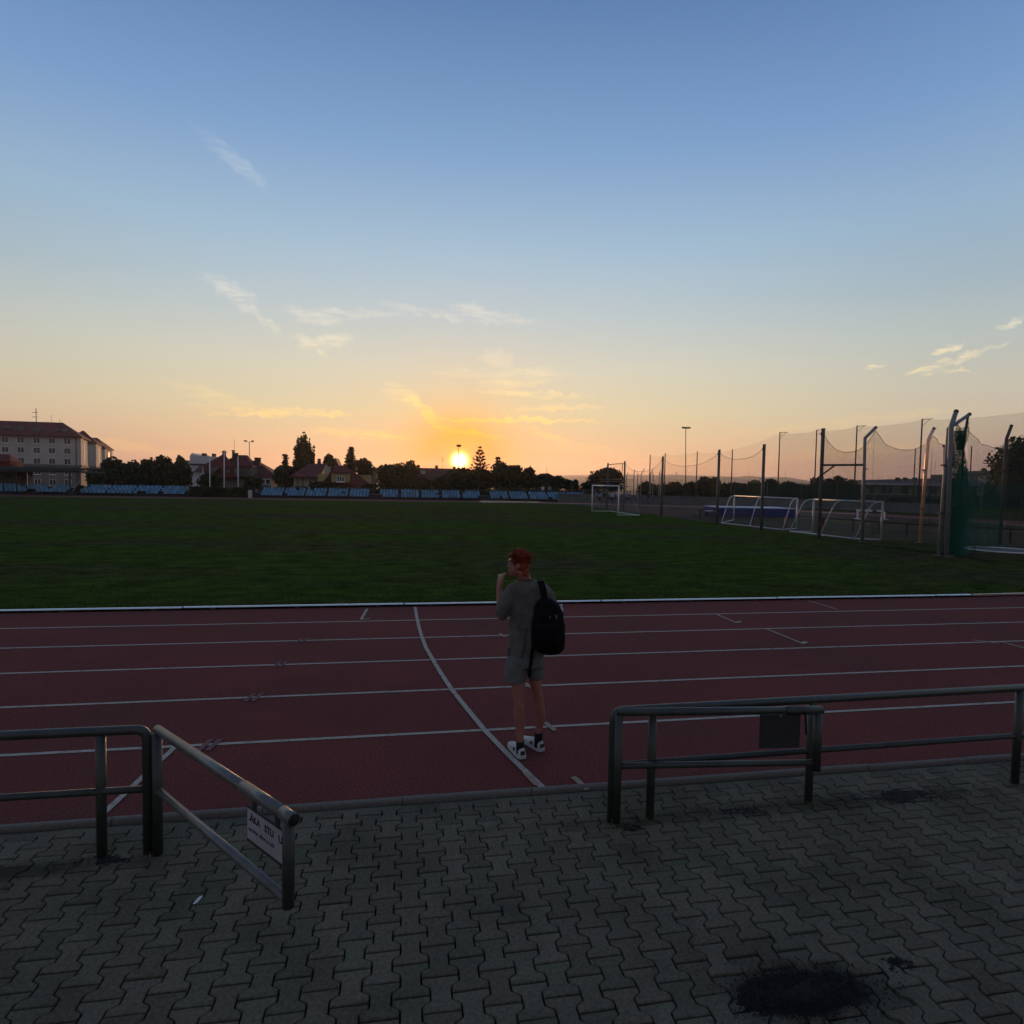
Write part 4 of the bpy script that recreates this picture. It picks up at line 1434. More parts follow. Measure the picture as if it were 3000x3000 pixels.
# ================================================================ trees and hedges on the far side
GT = 'dark trees beyond the far terrace'
for u0, u1, vt, vb, Y, lab, n in (
        (256, 335, 1371, 1432, 110, 'low dark bushy tree at the foot of the apartment block', 1300),
        (296, 372, 1341, 1430, 118, 'broad dark tree right of the apartment block end', 2000),
        (352, 430, 1351, 1430, 116, 'dark rounded tree second from the apartment block end', 1700),
        (410, 470, 1342, 1430, 120, 'dark tree with a low uneven top above the third seat block', 1600),
        (448, 505, 1336, 1430, 115, 'dark tree with a raised top right of the low trees', 1600),
        (490, 562, 1352, 1430, 112, 'dark tree just left of the pale flat roofed building', 1600),
        (517, 538, 1334, 1365, 124, 'small pointed tree top left of the white building', 500),
        (1100, 1165, 1362, 1432, 113, 'dark tree right of the ochre house', 1600),
        (1140, 1200, 1357, 1432, 116, 'dark flat topped tree left of the long house', 1600),
        (1180, 1224, 1349, 1432, 119, 'dark tree with a square top beside the long house', 1500),
        (1196, 1262, 1400, 1434, 100, 'brownish low bush in front of the long house', 900),
        (1268, 1330, 1396, 1434, 102, 'low bushy tree below the left edge of the sun', 1000),
        (1310, 1400, 1372, 1434, 108, 'broad dark tree directly below the setting sun', 2000),
        (1380, 1450, 1372, 1434, 112, 'dark tree at the foot of the sparse spruce', 1700),
        (1440, 1496, 1356, 1434, 110, 'dense dark tree right of the sparse spruce', 1700),
        (1480, 1538, 1363, 1434, 104, 'large rounded dark tree second right of the sun', 1900),
        (1528, 1570, 1371, 1434, 106, 'dark bushy tree left of the gabled roof', 1200),
        (1560, 1612, 1390, 1434, 102, 'low dark tree in front of the gabled roof', 1000),
        (1606, 1652, 1394, 1434, 104, 'low rounded dark tree right of the gabled roof', 1100),
        (1650, 1680, 1404, 1434, 106, 'thin low bush between the rounded tree and small conifer', 380),
        (1704, 1738, 1411, 1436, 104, 'low dark bush at the left foot of the large tree behind the goal', 500),
        (1729, 1826, 1370, 1440, 100, 'large dark rounded tree behind the football goal', 2600)):
    broadleaf(u0, u1, vt, vb, Y, lab, n, group=GT)
conifer(1405, 76, 1308, 1404, 110, 'sparse spruce with upswept branches just right of the sun', 9, .22, 'spruce', True)
conifer(1458, 44, 1338, 1410, 106, 'dark conifer right of the sparse spruce', 8, .24, 'spruce')
conifer(1686, 34, 1405, 1434, 100, 'small dark conifer above the last seat blocks', 7, .2, 'conifer')
conifer(836, 34, 1331, 1420, 105, 'pointed dark conifer left of the tall poplar', 12, .26, 'conifer')
broadleaf(806, 866, 1368, 1432, 103, 'dark bushy trees foot beside the pointed conifer', 1500, group=GT)
conifer(1028, 56, 1309, 1385, 116, 'broad layered dark spruce behind the ochre house', 12, .26, 'spruce', droop=.05)
conifer(935, 20, 1344, 1385, 150, 'small far spruce between poplar and round topped tree', 7, .28, 'spruce')
broadleaf(946, 979, 1329, 1385, 118, 'round topped dark tree behind the ochre house chimney', 1400, lobes=3, group=GT)
broadleaf(1046, 1090, 1345, 1400, 118, 'dark rounded tree right of the broad spruce', 1500, group=GT)
# poplar: several upright spires
SEED[0] += 1
Yp = 122.
t = thing('poplar', 'tall dark poplar with upright spires standing above the ochre house', 'tree', (P(890, 1420, Yp).x, Yp, -.25))
L = []
for u, vt, vb, w in ((890, 1270, 1350, 13), (876, 1282, 1372, 12), (903, 1287, 1372, 13), (868, 1308, 1385, 11), (914, 1296, 1385, 11), (883, 1300, 1390, 15), (898, 1312, 1395, 15), (888, 1340, 1420, 26), (872, 1352, 1425, 13), (911, 1340, 1425, 14)):
    a, b = P(u, vt, Yp), P(u, vb, Yp)
    L.append((a.x, Yp + random.uniform(-1, 1), (a.z + b.z) / 2, w * Yp / 1777 * .72, .8, (a.z - b.z) / 2))
C = crown_points(L, 6000, 55, 34, .22)
V, F = leafquads(C, .26, 55)
o = npmesh('crown', V - np.array(t.location), F, M_leaf)
o.parent = t
MB().tube([(t.location.x, Yp, -.25), (t.location.x, Yp, P(890, 1275, Yp).z)], [.35, .04], 7).build('trunk', M_bark, t, True)


def hedge(u0, u1, vt, Y, label, n, leaf=.16, name='hedge', dep=1.2, seed=1, m=None):
    r = np.random.default_rng(seed)
    a, b = P(u0, vt, Y), P(u1, vt, Y)
    zt = a.z
    xx = r.uniform(a.x, b.x, n)
    top = zt * (.9 + .1 * np.sin(xx * 1.7 + seed) * np.sin(xx * .6))
    C = np.stack([xx, Y + r.uniform(-dep / 2, dep / 2, n), top * r.uniform(.02, 1, n) ** .7], -1)
    V, F = leafquads(C, leaf, seed)
    t = thing(name, label, 'hedge', ((a.x + b.x) / 2, Y, 0))
    o = npmesh('leaves', V - np.array(t.location), F, m or M_leaf)
    o.parent = t
    MB().span((a.x + .1, Y - dep / 2 + .15, -.2), (b.x - .1, Y + dep / 2 - .15, zt * .8)).build('hedge_core', M_needle, t)


hedge(558, 745, 1423.5, 85.6, 'long clipped dark hedge in front of the flagpoles', 5200, seed=3)
hedge(225, 546, 1421, 90.5, 'dark hedge behind the left group of seat blocks', 3000, seed=4)
hedge(760, 1095, 1421, 91, 'grey green hedge behind the seats below the ochre house', 3600, seed=5, m=mat('grey_leaf', (.045, .050, .026), .8, .4, 1.))
hedge(1440, 1765, 1427, 92, 'dark hedge behind the seats nearest the goal', 3600, seed=7)
hedge(1095, 1440, 1426, 91, 'brownish hedge behind the seats below the sun', 3200, seed=6)
for u0, u1, vt, lab in ((578, 652, 1388, 'dark bush at the left corner of the red roofed house'), (716, 765, 1397, 'dark bush before the right wall of the red roofed house'), (905, 985, 1411, 'grey green bush in front of the ochre house'), (1060, 1100, 1419, 'low bush right of the ochre house')):
    broadleaf(u0, u1, vt, 1430, 95, lab, 1100, .22, 'bush', None, 'bush')
o = MB().span((P(729, 1440, 85).x, 84.6, 0), (P(739, 1440, 85).x, 85.0, P(734, 1436, 85).z)).build('end_block', MATS['pale_notice'])
tag(o, 'pale concrete block at the right end of the dark hedge', 'block')
# back rail above the right hand seats
xa, xb = P(1540, 1434, 88.5).x, P(1760, 1436, 88.5).x
br = thing('back_rail', 'thin reddish rail behind the seats nearest the goal', 'railing', ((xa + xb) / 2, 88.5, .6))
MB().tube([(xa, 88.5, 1.75), (xb, 88.5, 1.75)], .035, 6).build('rail', mat('rust_rail', (.12, .05, .035), .7), br)
for k in range(6):
    MB().tube([(xa + (xb - xa) * k / 5, 88.5, .6), (xa + (xb - xa) * k / 5, 88.5, 1.72)], .03, 5).build('post', MATS['rust_rail'], br)

# ================================================================ hills
M_hill = mat('wooded_hill', (.045, .050, .035), .95, .35, .006, c2=(.075, .065, .05), c2scale=.004)
prof = [(-800, 1330), (0, 1360), (600, 1378), (1000, 1386), (1300, 1390), (1500, 1393), (1634, 1392.8), (1700, 1391.8), (1760, 1391), (1830, 1390.2), (1900, 1391.5), (1950, 1391), (2000, 1393.5), (2040, 1394), (2050, 1393), (2111, 1395), (2165, 1397), (2190, 1396), (2233, 1398.2), (2270, 1397.2), (2310, 1398.2), (2330, 1402), (2357, 1406.5), (2380, 1411), (2440, 1416), (2520, 1424), (2700, 1436), (3100, 1446)]
HY = 3300.
us = np.arange(-800, 3100, 6.)
vv = np.interp(us, [p[0] for p in prof], [p[1] for p in prof]) + .35 * np.sin(us * .21) + .25 * np.sin(us * .57 + 1)
rows_ = []
for q, dy in ((1.0, 0), (.93, -160), (.72, -500), (.45, -900), (.18, -1400), (0, -1700)):
    rr_ = []
    for u, v in zip(us, vv):
        p = P(u, v, HY)
        zz = max(.5, p.z) * q + (6 * math.sin(u * .03 + dy * .01) * q if q < 1 else 0) - (1 - q) * .2
        rr_.append(((p.x) * (HY + dy) / HY, HY + dy, max(zz, -.25)))
    rows_.append(rr_)
back = [(x, y + 400, -.2) for x, y, z_ in rows_[0]]
m = MB()
allr = [back] + rows_
n = len(us)
m.v = [p for rr_ in allr for p in rr_]
m.f = [(i * n + k, i * n + k + 1, (i + 1) * n + k + 1, (i + 1) * n + k) for i in range(len(allr) - 1) for k in range(n - 1)]
o = m.build('hills', M_hill, None, True)
tag(o, kind='structure')
# scattered houses of the town on the slope
m = MB()
r = random.Random(5)
for _ in range(260):
    u = r.uniform(1640, 2420)
    yy = r.uniform(1700, 2900)
    p = P(u, 1425, yy)
    x_ = p.x
    q = (yy - (HY - 1700)) / 1700
    zz = max(0, P(u, np.interp(u, [a[0] for a in prof], [a[1] for a in prof]), HY).z) * (q ** 1.2) - 1
    s = r.uniform(8, 20)
    m.box((x_, yy, zz + s * .25), (s * 1.3, s, s * .6), r.uniform(0, 3))
o = m.build('town_houses', mat('far_town', (.24, .22, .20), .9, .3, .02))
tag(o, 'pale far town houses scattered over the hazy hillside', 'houses', kind='stuff')
for u, vt, w, lab in ((1602, 1361, 3, 'thin far mast above the gabled roof'), (1982, 1382.5, 8, 'far chimney stack on the hill ridge'), (1801, 1379, 6, 'far tower above the large tree'), (2193, 1378, 3, 'thin far mast on the hill between the net posts'), (2302, 1376, 3, 'thin far mast on the hill right of the net posts')):
    Yq = 3250
    a = P(u, vt, Yq)
    t = thing('mast', lab, 'mast', (a.x, Yq, a.z - 45))
    MB().tube([(a.x, Yq, a.z - 60), a], [w * .8, w * .35], 6).build('shaft', M_steel, t)
# ================================================================ right side: wall, bank, fence, nets, goals
wc, wr = Vector((13.0, 44.45)), 41.4
M_wall = mat('grey_wall', (.125, .125, .12), .9, .2, .8, .3, 6.)
wt_ = thing('boundary_wall', 'long low grey concrete wall curving round the bend behind the goals', 'wall', (40, 76, 0))
seg = []
a0, a1, ns = 78., 12., 22
for i in range(ns):
    t0, t1 = math.radians(a0 + (a1 - a0) * i / ns), math.radians(a0 + (a1 - a0) * (i + 1) / ns)
    p0, p1 = wc + wr * Vector((math.cos(t0), math.sin(t0))), wc + wr * Vector((math.cos(t1), math.sin(t1)))
    d = p1 - p0
    m_ = (p0 + p1) / 2
    MB().box((m_.x, m_.y, .55), (d.length - .03, .25, 1.2), math.atan2(d.y, d.x)).build('wall_panel', M_wall, wt_)
    MB().box((m_.x, m_.y, 1.193), (d.length - .01, .34, .08), math.atan2(d.y, d.x)).build('coping', M_conc, wt_)
# grassy bank outside the bend at the right
bk = []
for i in range(30):
    t = math.radians(32 - 60 * i / 29)
    c = Vector((math.cos(t), math.sin(t)))
    bk.append([(*(wc + (wr - .6 + q) * c), z_ + .06 * math.sin(i * 1.7 + q)) for q, z_ in ((-.5, -.02), (1.5, .35), (4, .75), (7, .9), (14, .9), (15, -.3))])
o = MB().loft(bk, False, False).build('grass_bank', M_grass, None, True)
tag(o, kind='structure')

M_post = mat('weathered_post', (.10, .095, .09), .75, .2, 3., c2=(.075, .07, .065), c2scale=2.)
M_galv = mat('galvanised_post', (.20, .20, .205), .55, .12, 3., metal=.25)
M_salmon = mat('sun_tinted_metal_post', (.90, .52, .34), .40, .10, 3., metal=.55)  # low sun's orange on this post is painted into its base colour
M_rope = mat('dark_rope', (.02, .02, .02), .9)


def netmat(name, col, a, cell):
    m = bpy.data.materials.new(name)
    m.use_nodes = True
    nt = m.node_tree
    b = nt.nodes['Principled BSDF']
    b.inputs['Base Color'].default_value = (*col, 1)
    b.inputs['Roughness'].default_value = .9
    b.inputs['Specular IOR Level'].default_value = .1
    uv = nt.nodes.new('ShaderNodeUVMap')
    no = nt.nodes.new('ShaderNodeTexNoise')
    no.inputs['Scale'].default_value = .9
    no.inputs['Detail'].default_value = 4
    tc = nt.nodes.new('ShaderNodeTexCoord')
    nt.links.new(tc.outputs['Object'], no.inputs['Vector'])
    # knotted mesh: threads where either mesh coordinate is near a whole cell
    sep = nt.nodes.new('ShaderNodeSeparateXYZ')
    nt.links.new(uv.outputs[0], sep.inputs[0])
    outs = []
    for k in (0, 1):
        f = nt.nodes.new('ShaderNodeMath'); f.operation = 'MULTIPLY'; f.inputs[1].default_value = 1 / cell
        nt.links.new(sep.outputs[k], f.inputs[0])
        g_ = nt.nodes.new('ShaderNodeMath'); g_.operation = 'FRACT'
        nt.links.new(f.outputs[0], g_.inputs[0])
        l = nt.nodes.new('ShaderNodeMath'); l.operation = 'LESS_THAN'; l.inputs[1].default_value = a
        nt.links.new(g_.outputs[0], l.inputs[0])
        outs.append(l)
    mxx = nt.nodes.new('ShaderNodeMath'); mxx.operation = 'MAXIMUM'
    nt.links.new(outs[0].outputs[0], mxx.inputs[0]); nt.links.new(outs[1].outputs[0], mxx.inputs[1])
    nt.links.new(mxx.outputs[0], b.inputs['Alpha'])
    return m


NET_G = netmat('grey_netting', (.05, .05, .045), .05, .06)
NET_D = netmat('dark_netting', (.045, .05, .042), .15, .045)
NET_T = netmat('grey_tall_netting', (.07, .07, .06), .11, .06)
NET_GR = netmat('green_netting', (.016, .095, .066), .34, .05)
NET_GL = netmat('light_green_netting', (.022, .105, .082), .21, .05)
NET_W = netmat('white_netting', (.30, .30, .32), .035, .11)


def netsheet(name, parent, A, B, ztopA, ztopB, zbot, sag, m, nx=14, nz=8, bow=0., slack=.0, rope=True, zbotB=None):
    """hanging net between two posts; top rope sags, body bows and ripples"""
    A, B = Vector(A), Vector(B)
    d = (B - A)
    nrm = Vector((-d.y, d.x)).normalized()
    L = d.length
    o0 = wloc(parent)
    vs, uvs, fs, top = [], [], [], []
    for i in range(nx + 1):
        s = i / nx
        zt = ztopA + (ztopB - ztopA) * s - sag * (1 - abs(2 * s - 1) ** 2.6)
        zb = zbot + ((zbotB if zbotB is not None else zbot) - zbot) * s
        for j in range(nz + 1):
            q = j / nz
            p = A + d * s + nrm * (bow * math.sin(math.pi * s) * math.sin(math.pi * q * .9) + slack * math.sin(s * 23 + q * 3) * .3)
            zz = zb + (zt - zb) * q
            vs.append((p.x - o0.x, p.y - o0.y, zz - o0.z))
            uvs.append((s * L, zz + sag * 4 * s * (1 - s) * q * .5))
            if j == nz:
                top.append((p.x, p.y, zz))
    for i in range(nx):
        for j in range(nz):
            a = i * (nz + 1) + j
            fs.append((a, a + nz + 1, a + nz + 2, a + 1))
    me = bpy.data.meshes.new(name)
    me.from_pydata(vs, [], fs)
    ul = me.uv_layers.new(name='UVMap')
    ul.data.foreach_set('uv', [c for p in me.polygons for vi in p.vertices for c in uvs[vi]])
    me.materials.append(m)
    o = bpy.data.objects.new(name, me)
    COL.objects.link(o)
    o.parent = parent
    if rope:
        MB().tube(top, .011, 5).build('top_rope', M_rope, parent)
    return o


CATCH = [(21.32, 62.29, 4.85), (21.43, 57.52, 4.88), (20.99, 47.49, 4.92), (20.49, 37.41, 4.93), (20.32, 32.02, 4.95), (19.95, 26.55, 5.37)]
WH = ['farthest, in front of the large dark tree', 'second from the far end, right beside the goal', 'third from the far end, right of the goal', 'next to the left end of the blue mat', 'in front of the left tube goal', 'dark tall one carrying the crossbeam']
for (x, y, h), w in zip(CATCH, WH):
    t = thing('net_post', 'thick catch net post, ' + w, 'post', (x, y, 0), 'catch net posts behind the goal line')
    MB().tube([(x, y, -.2), (x, y, h)], .085, 10).build('shaft', M_post, t, True)
    MB().tube([(x, y, h), (x, y, h + .03)], .10, 10).build('cap', M_steel, t)
    MB().box((x - .09, y, h - .25), (.06, .05, .12)).build('pulley', M_steel, t)
cn = thing('catch_net', 'fine grey catch net sagging between the thick posts behind the goal', 'net', (20.6, 45, 0))
for (a, b, sg_) in ((0, 1, .05), (1, 2, .95), (2, 3, .75), (3, 4, .55)):
    A, B = CATCH[a], CATCH[b]
    netsheet('net_panel', cn, A[:2], B[:2], A[2] - .15, B[2] - .15, .1, sg_, NET_G, bow=.25)
    # end frame with crossbar at the far bay
MB().tube([(21.32, 62.29, 4.7), (21.42, 58.2, 4.75), (21.42, 58.2, 0)], .035, 6).build('frame_bar', M_steel, cn)

# throwing cage: posts with bent heads
CAGE = {'a': ((20.93, 24.85), (2534, 1284), (2565, 1253), 'grey bent headed cage post right of the right tube goal', M_galv, .075),
        'b': ((23.58, 24.40), (2719, 1289), (2736, 1256), 'bare metal bent headed cage post glowing salmon in the low sun', M_salmon, .075),
        'c': ((19.98, 19.46), (2787, 1248), (2801, 1206), 'front thick cage post with straight raised head, left of the green net', M_galv, .085),
        'd': ((19.80, 19.62), (2779, 1256), (2840, 1214), 'rear twin cage post whose long arm bends right over the green net', M_galv, .070),
        'e': ((26.74, 23.33), (2949, 1285), (2963, 1248), 'bent cage post in front of the big tree at right', M_post, .070),
        'f': ((28.80, 27.34), (2822, 1300), (2836, 1219), 'thin dark cage post seen through the hanging green net', M_steel, .065)}
CT = {}
for k, ((x, y), kn, tp, lab, m_, r_) in CAGE.items():
    kz, tz = P(*kn, y), P(*tp, y)
    CT[k] = (tz.x, y, tz.z)
    t = thing('cage_post', lab, 'post', (x, y, 0), 'throwing cage posts')
    MB().tube([(x, y, -.2), (kz.x, y, kz.z), (tz.x, y, tz.z)], [r_, r_, r_ * .9], 12).build('shaft', m_, t, True)
    MB().box((x, y, .02), (.3, .3, .06)).build('foot_plate', M_conc, t)
    MB().ball((tz.x, y, tz.z), r_ * 1.05, 8, 6).build('tip', M_steel, t, True)
    for zq in (1.6, 3.4):
        MB().tube([(x, y, zq), (x, y, zq + .05)], r_ + .012, 12).build('clamp', M_steel, t)
# crossbeam with brace between the last catch net post and the first cage post
bm = thing('crossbeam', 'dark crossbeam with diagonal brace joining two tall posts', 'beam', (20.4, 25.7, 3.3))
A, B = P(2405, 1362.5, 26.55), P(2529, 1362, 24.85)
MB().tube([A, B], .05, 8).build('beam', M_steel, bm)
MB().tube([P(2404, 1394, 26.5), P(2445, 1364, 26.0)], .04, 8).build('brace', M_steel, bm)

cg = thing('cage_net', 'dark mesh net drooping between the bent heads of the cage posts', 'net', (23, 24, 0))
T5 = P(2413, 1269, 26.4)
netsheet('net_panel', cg, (T5.x, 26.4), CT['a'][:2], T5.z, CT['a'][2] - .12, 1.6, .95, NET_D, bow=.5, slack=.2)
netsheet('net_panel', cg, CT['a'][:2], CT['b'][:2], CT['a'][2] - .12, CT['b'][2] - .35, .4, .75, NET_D, bow=.4, slack=.2)
netsheet('net_panel', cg, CT['b'][:2], (CT['f'][0], CT['f'][1]), CT['b'][2] - .35, CT['f'][2] - 1.3, .4, .35, NET_D, bow=.3, slack=.2)
netsheet('net_panel', cg, CT['f'][:2], CT['e'][:2], CT['f'][2] - .5, CT['e'][2] - .5, .3, .75, NET_D, bow=.3, slack=.25)
E2 = P(3060, 1250, 22)
netsheet('net_panel', cg, CT['e'][:2], (E2.x, 22.), CT['e'][2] - .5, E2.z, .3, .5, NET_D, bow=.3)
gn = thing('green_net', 'dark green safety net hanging in gathered folds beside the thick cage post', 'net', (20.6, 19.8, 0))
# drape slung between the two arms: a deep triangular fold
c3, d3 = Vector(CT['c']), Vector(CT['d'])
low = P(2813, 1318, 19.6)
m = MB()
N = 8
top_ = [c3 * (1 - i / N) + d3 * (i / N) - Vector((0, 0, .25 + .3 * math.sin(math.pi * i / N))) for i in range(N + 1)]
rg = []
for j in range(7):
    q = j / 6
    rg.append([p * (1 - q) + (low + Vector(((i - N / 2) * .012, (.12 if i % 2 else -.12), 0))) * q + Vector((0, (.10 if i % 2 else -.10) * math.sin(math.pi * q), 0)) for i, p in enumerate(top_)])
me_ = m.loft(rg, False, False)
ob = me_.build('slung_fold', NET_GR, gn)
ul = ob.data.uv_layers.new(name='UVMap')
ul.data.foreach_set('uv', [c for p in ob.data.polygons for vi in p.vertices for c in (ob.data.vertices[vi].co.x * 1.3 + ob.data.vertices[vi].co.y, ob.data.vertices[vi].co.z)])
# gathered column of folds
rings = []
for j in range(17):
    q = j / 16
    u = 2800 + 16 * q + 6 * math.sin(q * 5) - (0 if q < .5 else (q - .5) * 26)
    c = P(u, 1262 + q * 372, 19.75)
    wd = .10 + .16 * math.sin(math.pi * min(1, q * 1.1)) + .20 * q * (q > .4)
    rings.append([c + Vector((math.cos(a) * wd * (1 + .35 * math.cos(5 * a + j)), math.sin(a) * wd * .7 * (1 + .35 * math.cos(5 * a + j)), 0)) for a in [2 * math.pi * k / 24 for k in range(24)]])
ob = MB().loft(rings, False).build('gathered_folds', NET_GR, gn, True)
ul = ob.data.uv_layers.new(name='UVMap')
ul.data.foreach_set('uv', [c for p in ob.data.polygons for vi in p.vertices for c in (ob.data.vertices[vi].co.x * 1.3 + ob.data.vertices[vi].co.y, ob.data.vertices[vi].co.z)])
e_ = CAGE['e'][0]
zt1, zt2 = P(2812, 1402, 20.2).z, P(2940, 1412, 22.9).z
netsheet('spread_panel', gn, (20.35, 20.0), (26.4, 23.1), zt1, zt2, .04, .05, NET_GL, 16, 8, .3, .6, False)
netsheet('spread_panel', gn, (20.25, 19.75), (22.1, 20.4), P(2815, 1330, 20).z, P(2850, 1400, 20.3).z, .02, .0, NET_GL, 10, 8, .1, .5, False)

# tall net fence far behind, slender posts with bracket arms
FAR = [(1905, 1332, 97, 0), (1949, 1328, 97, 0), (2043, 1323, 96, 0), (2146, 1316, 95, 0), (2285, 1266, 92, 1), (2393, 1259, 88, 1), (2511, 1247, 82, 1), (2702, 1227, 73, 1), (3040, 1198, 60, 1)]
fw = ['left of the twin lamp pole, first of the slender row', 'second of the slender row', 'right of the twin lamp pole', 'above the left tube goal', 'tall with bracket arm left of the crossbeam', 'tall with bracket arm beside the dark crossbeam post', 'tall with bracket arm left of the bent grey post', 'tall with bracket arm left of the salmon coloured post', 'tall at the right edge']
tops = []
FN = thing('tall_net', 'very fine tall grey safety net high on slender posts at right', 'net', (45, 60, 0))
for (u, v, ad, br), w in zip(FAR, fw):
    d = ray(u, v)
    tp = CAM + d * (ad / FPX)
    tops.append(tp)
    t = thing('slender_post', 'slender dark net post ' + w, 'post', (tp.x, tp.y, -.2), 'slender net posts beyond the bend')
    MB().tube([(tp.x, tp.y, -.2), tp], [.11, .075], 8).build('shaft', M_post, t, True)
    if br:
        MB().tube([tp + Vector((0, 0, -.05)), tp + Vector((1.2, -.3, 0))], .04, 5).tube([tp + Vector((0, 0, -.9)), tp + Vector((.9, -.2, -.04))], .025, 5).build('bracket', M_steel, t)
for i in range(len(tops) - 1):
    a, b = tops[i], tops[i + 1]
    netsheet('net_panel', FN, a.xy, b.xy, a.z - .1, b.z - .1, 1.5 if i < 4 else 2.0, .25, NET_G if i < 4 else NET_T, 12, 6, 0, 0, False)
for u, v, ad, lab in ((2682, 1316, 100, 'thin dark pole above the flat terrace building'), (2847, 1307, 95, 'thin dark pole behind the hanging green net')):
    tp = CAM + ray(u, v) * (ad / FPX)
    t = thing('slender_post', lab, 'post', (tp.x, tp.y, -.2))
    MB().tube([(tp.x, tp.y, -.2), tp], [.10, .08], 8).build('shaft', M_post, t, True)

# bent topped pale fence posts behind the goal
M_pale = mat('pale_fence_post', (.30, .29, .27), .7, .15, 3.)
kk = 350 / 1932
for i, (ub, vb, uk, vk, ut, vt) in enumerate(((740, 440, 745, 300, 775, 250), (865, 600, 868, 270, 882, 195), (912, 600, 930, 300, 935, 250), (976, 612, 985, 272, 1042, 178), (1172, 600, 1180, 270, 1155, 238), (1140, 420, 1138, 262, 1184, 182), (1280, 380, 1278, 262, 1303, 205), (1300, 420, 1310, 290, 1296, 250))):
    f = lambda a, b: P(1700 + a * kk, 1340 + b * kk, 88.)
    a, b, c = f(ub, vb), f(uk, vk), f(ut, vt)
    t = thing('bent_fence_post', 'pale slim bent topped fence post, number %s from the goal' % ['one', 'two', 'three', 'four', 'six', 'five', 'seven', 'eight'][i], 'post', (a.x, 88., 0), 'pale bent topped fence posts')
    MB().tube([(a.x, 88., -.2), b, c], [.07, .065, .05], 6).build('shaft', M_pale, t, True)
tb_ = thing('fence_rail', 'thin pale rails linking the bent topped fence posts', 'rail', (36, 88.2, 2))
for v in (353, 385, 465, 552):
    a, b = P(1700 + 330 * kk, 1340 + v * kk, 88.2), P(1700 + 860 * kk, 1340 + (v + 4) * kk, 88.2)
    MB().tube([a, b], .03, 5).build('bar', M_pale, tb_)

# football goal at the end of the field
M_goalw = mat('white_goal_paint', (.62, .62, .62), .4, .05, 4.)
gx = 17.34
fg = thing('football_goal', 'full size white football goal with side frame and net at the field end', 'goal', (gx, 51.2, 0))
for y in (47.8, 54.95):
    MB().tube([(gx, y, -.1), (gx, y, 2.40)], .06, 12).build('post', M_goalw, fg, True)
    MB().tube([(gx, y, .04), (gx + 1.9, y, .04)], .03, 6).build('ground_bar', M_goalw, fg)
    MB().tube([(gx, y, 2.40), (gx + .8, y, 2.36), (gx + 1.55, y, 1.9), (gx + 1.9, y, .04)], .022, 6).build('stanchion', M_pale, fg, True)
MB().tube([(gx, 47.75, 2.44), (gx, 55.0, 2.44)], .06, 12).build('crossbar', M_goalw, fg, True)
MB().tube([(gx + 1.9, 47.8, .04), (gx + 1.9, 54.95, .04)], .03, 6).build('ground_bar', M_goalw, fg)
netsheet('net', fg, (gx + 1.75, 47.8), (gx + 1.75, 54.95), 2.0, 2.0, .05, .1, NET_W, rope=False)
netsheet('net', fg, (gx, 47.8), (gx + 1.8, 47.8), 2.38, 1.7, .05, .0, NET_W, 6, 6, rope=False)
netsheet('net', fg, (gx, 54.95), (gx + 1.8, 54.95), 2.38, 1.7, .05, .0, NET_W, 6, 6, rope=False)

# two movable tube goals, seen from behind
M_tube = mat('pale_goal_tube', (.46, .46, .45), .45, .12, 4.)


def tubegoal(lab, pl, pr, bl, br_, h=1.88):
    pl, pr, bl, br_ = [Vector((*p, 0)) for p in (pl, pr, bl, br_)]
    t = thing('tube_goal', lab, 'goal', ((pl + pr) / 2), 'movable tube goals')
    up = Vector((0, 0, h))
    g0 = Vector((0, 0, .05))
    for q in (pl, pr):
        MB().tube([q + Vector((0, 0, .02)), q + up], .05, 10).build('post', M_tube, t, True)
    MB().tube([pl + up, pr + up], .05, 10).build('crossbar', M_tube, t, True)
    MB().tube([bl + g0, br_ + g0], .04, 8).build('ground_bar', M_tube, t, True)
    for a, b in ((pl, bl), (pr, br_)):
        MB().tube([a + g0, b + g0], .04, 8).build('ground_bar', M_tube, t, True)
    for s in (.0, .5, 1.):
        a, b = pl.lerp(pr, s) + up, bl.lerp(br_, s) + g0
        d = b - a
        dh = Vector((d.x, d.y, 0))
        pts = [a, a + dh * .22 + Vector((0, 0, -.02)), a + dh * .38 + Vector((0, 0, -.12)), a + dh * .50 + Vector((0, 0, -.32)), a + dh * .60 + Vector((0, 0, -.6)), b]
        MB().tube(pts, .034, 8).build('stanchion', M_tube, t, True)
    netsheet('net', t, (bl.lerp(pl, .25)).xy, (br_.lerp(pr, .25)).xy, h * .72, h * .72, .05, .1, NET_W, rope=False)
    for a, b in ((pl, bl), (pr, br_)):
        netsheet('net', t, a.xy, b.xy, h, .4, .05, 0, NET_W, 6, 6, rope=False)
    return t


tubegoal('left movable tube goal of pale pipes standing before the blue mat', (24.32, 41.93), (23.4, 33.2), (21.2, 38.1), (21.75, 32.1), 1.86)
tubegoal('right movable tube goal of pale pipes with one post catching sunlight', (22.55, 30.55), (22.72, 25.75), (21.43, 30.97), (21.80, 26.35), 1.88)

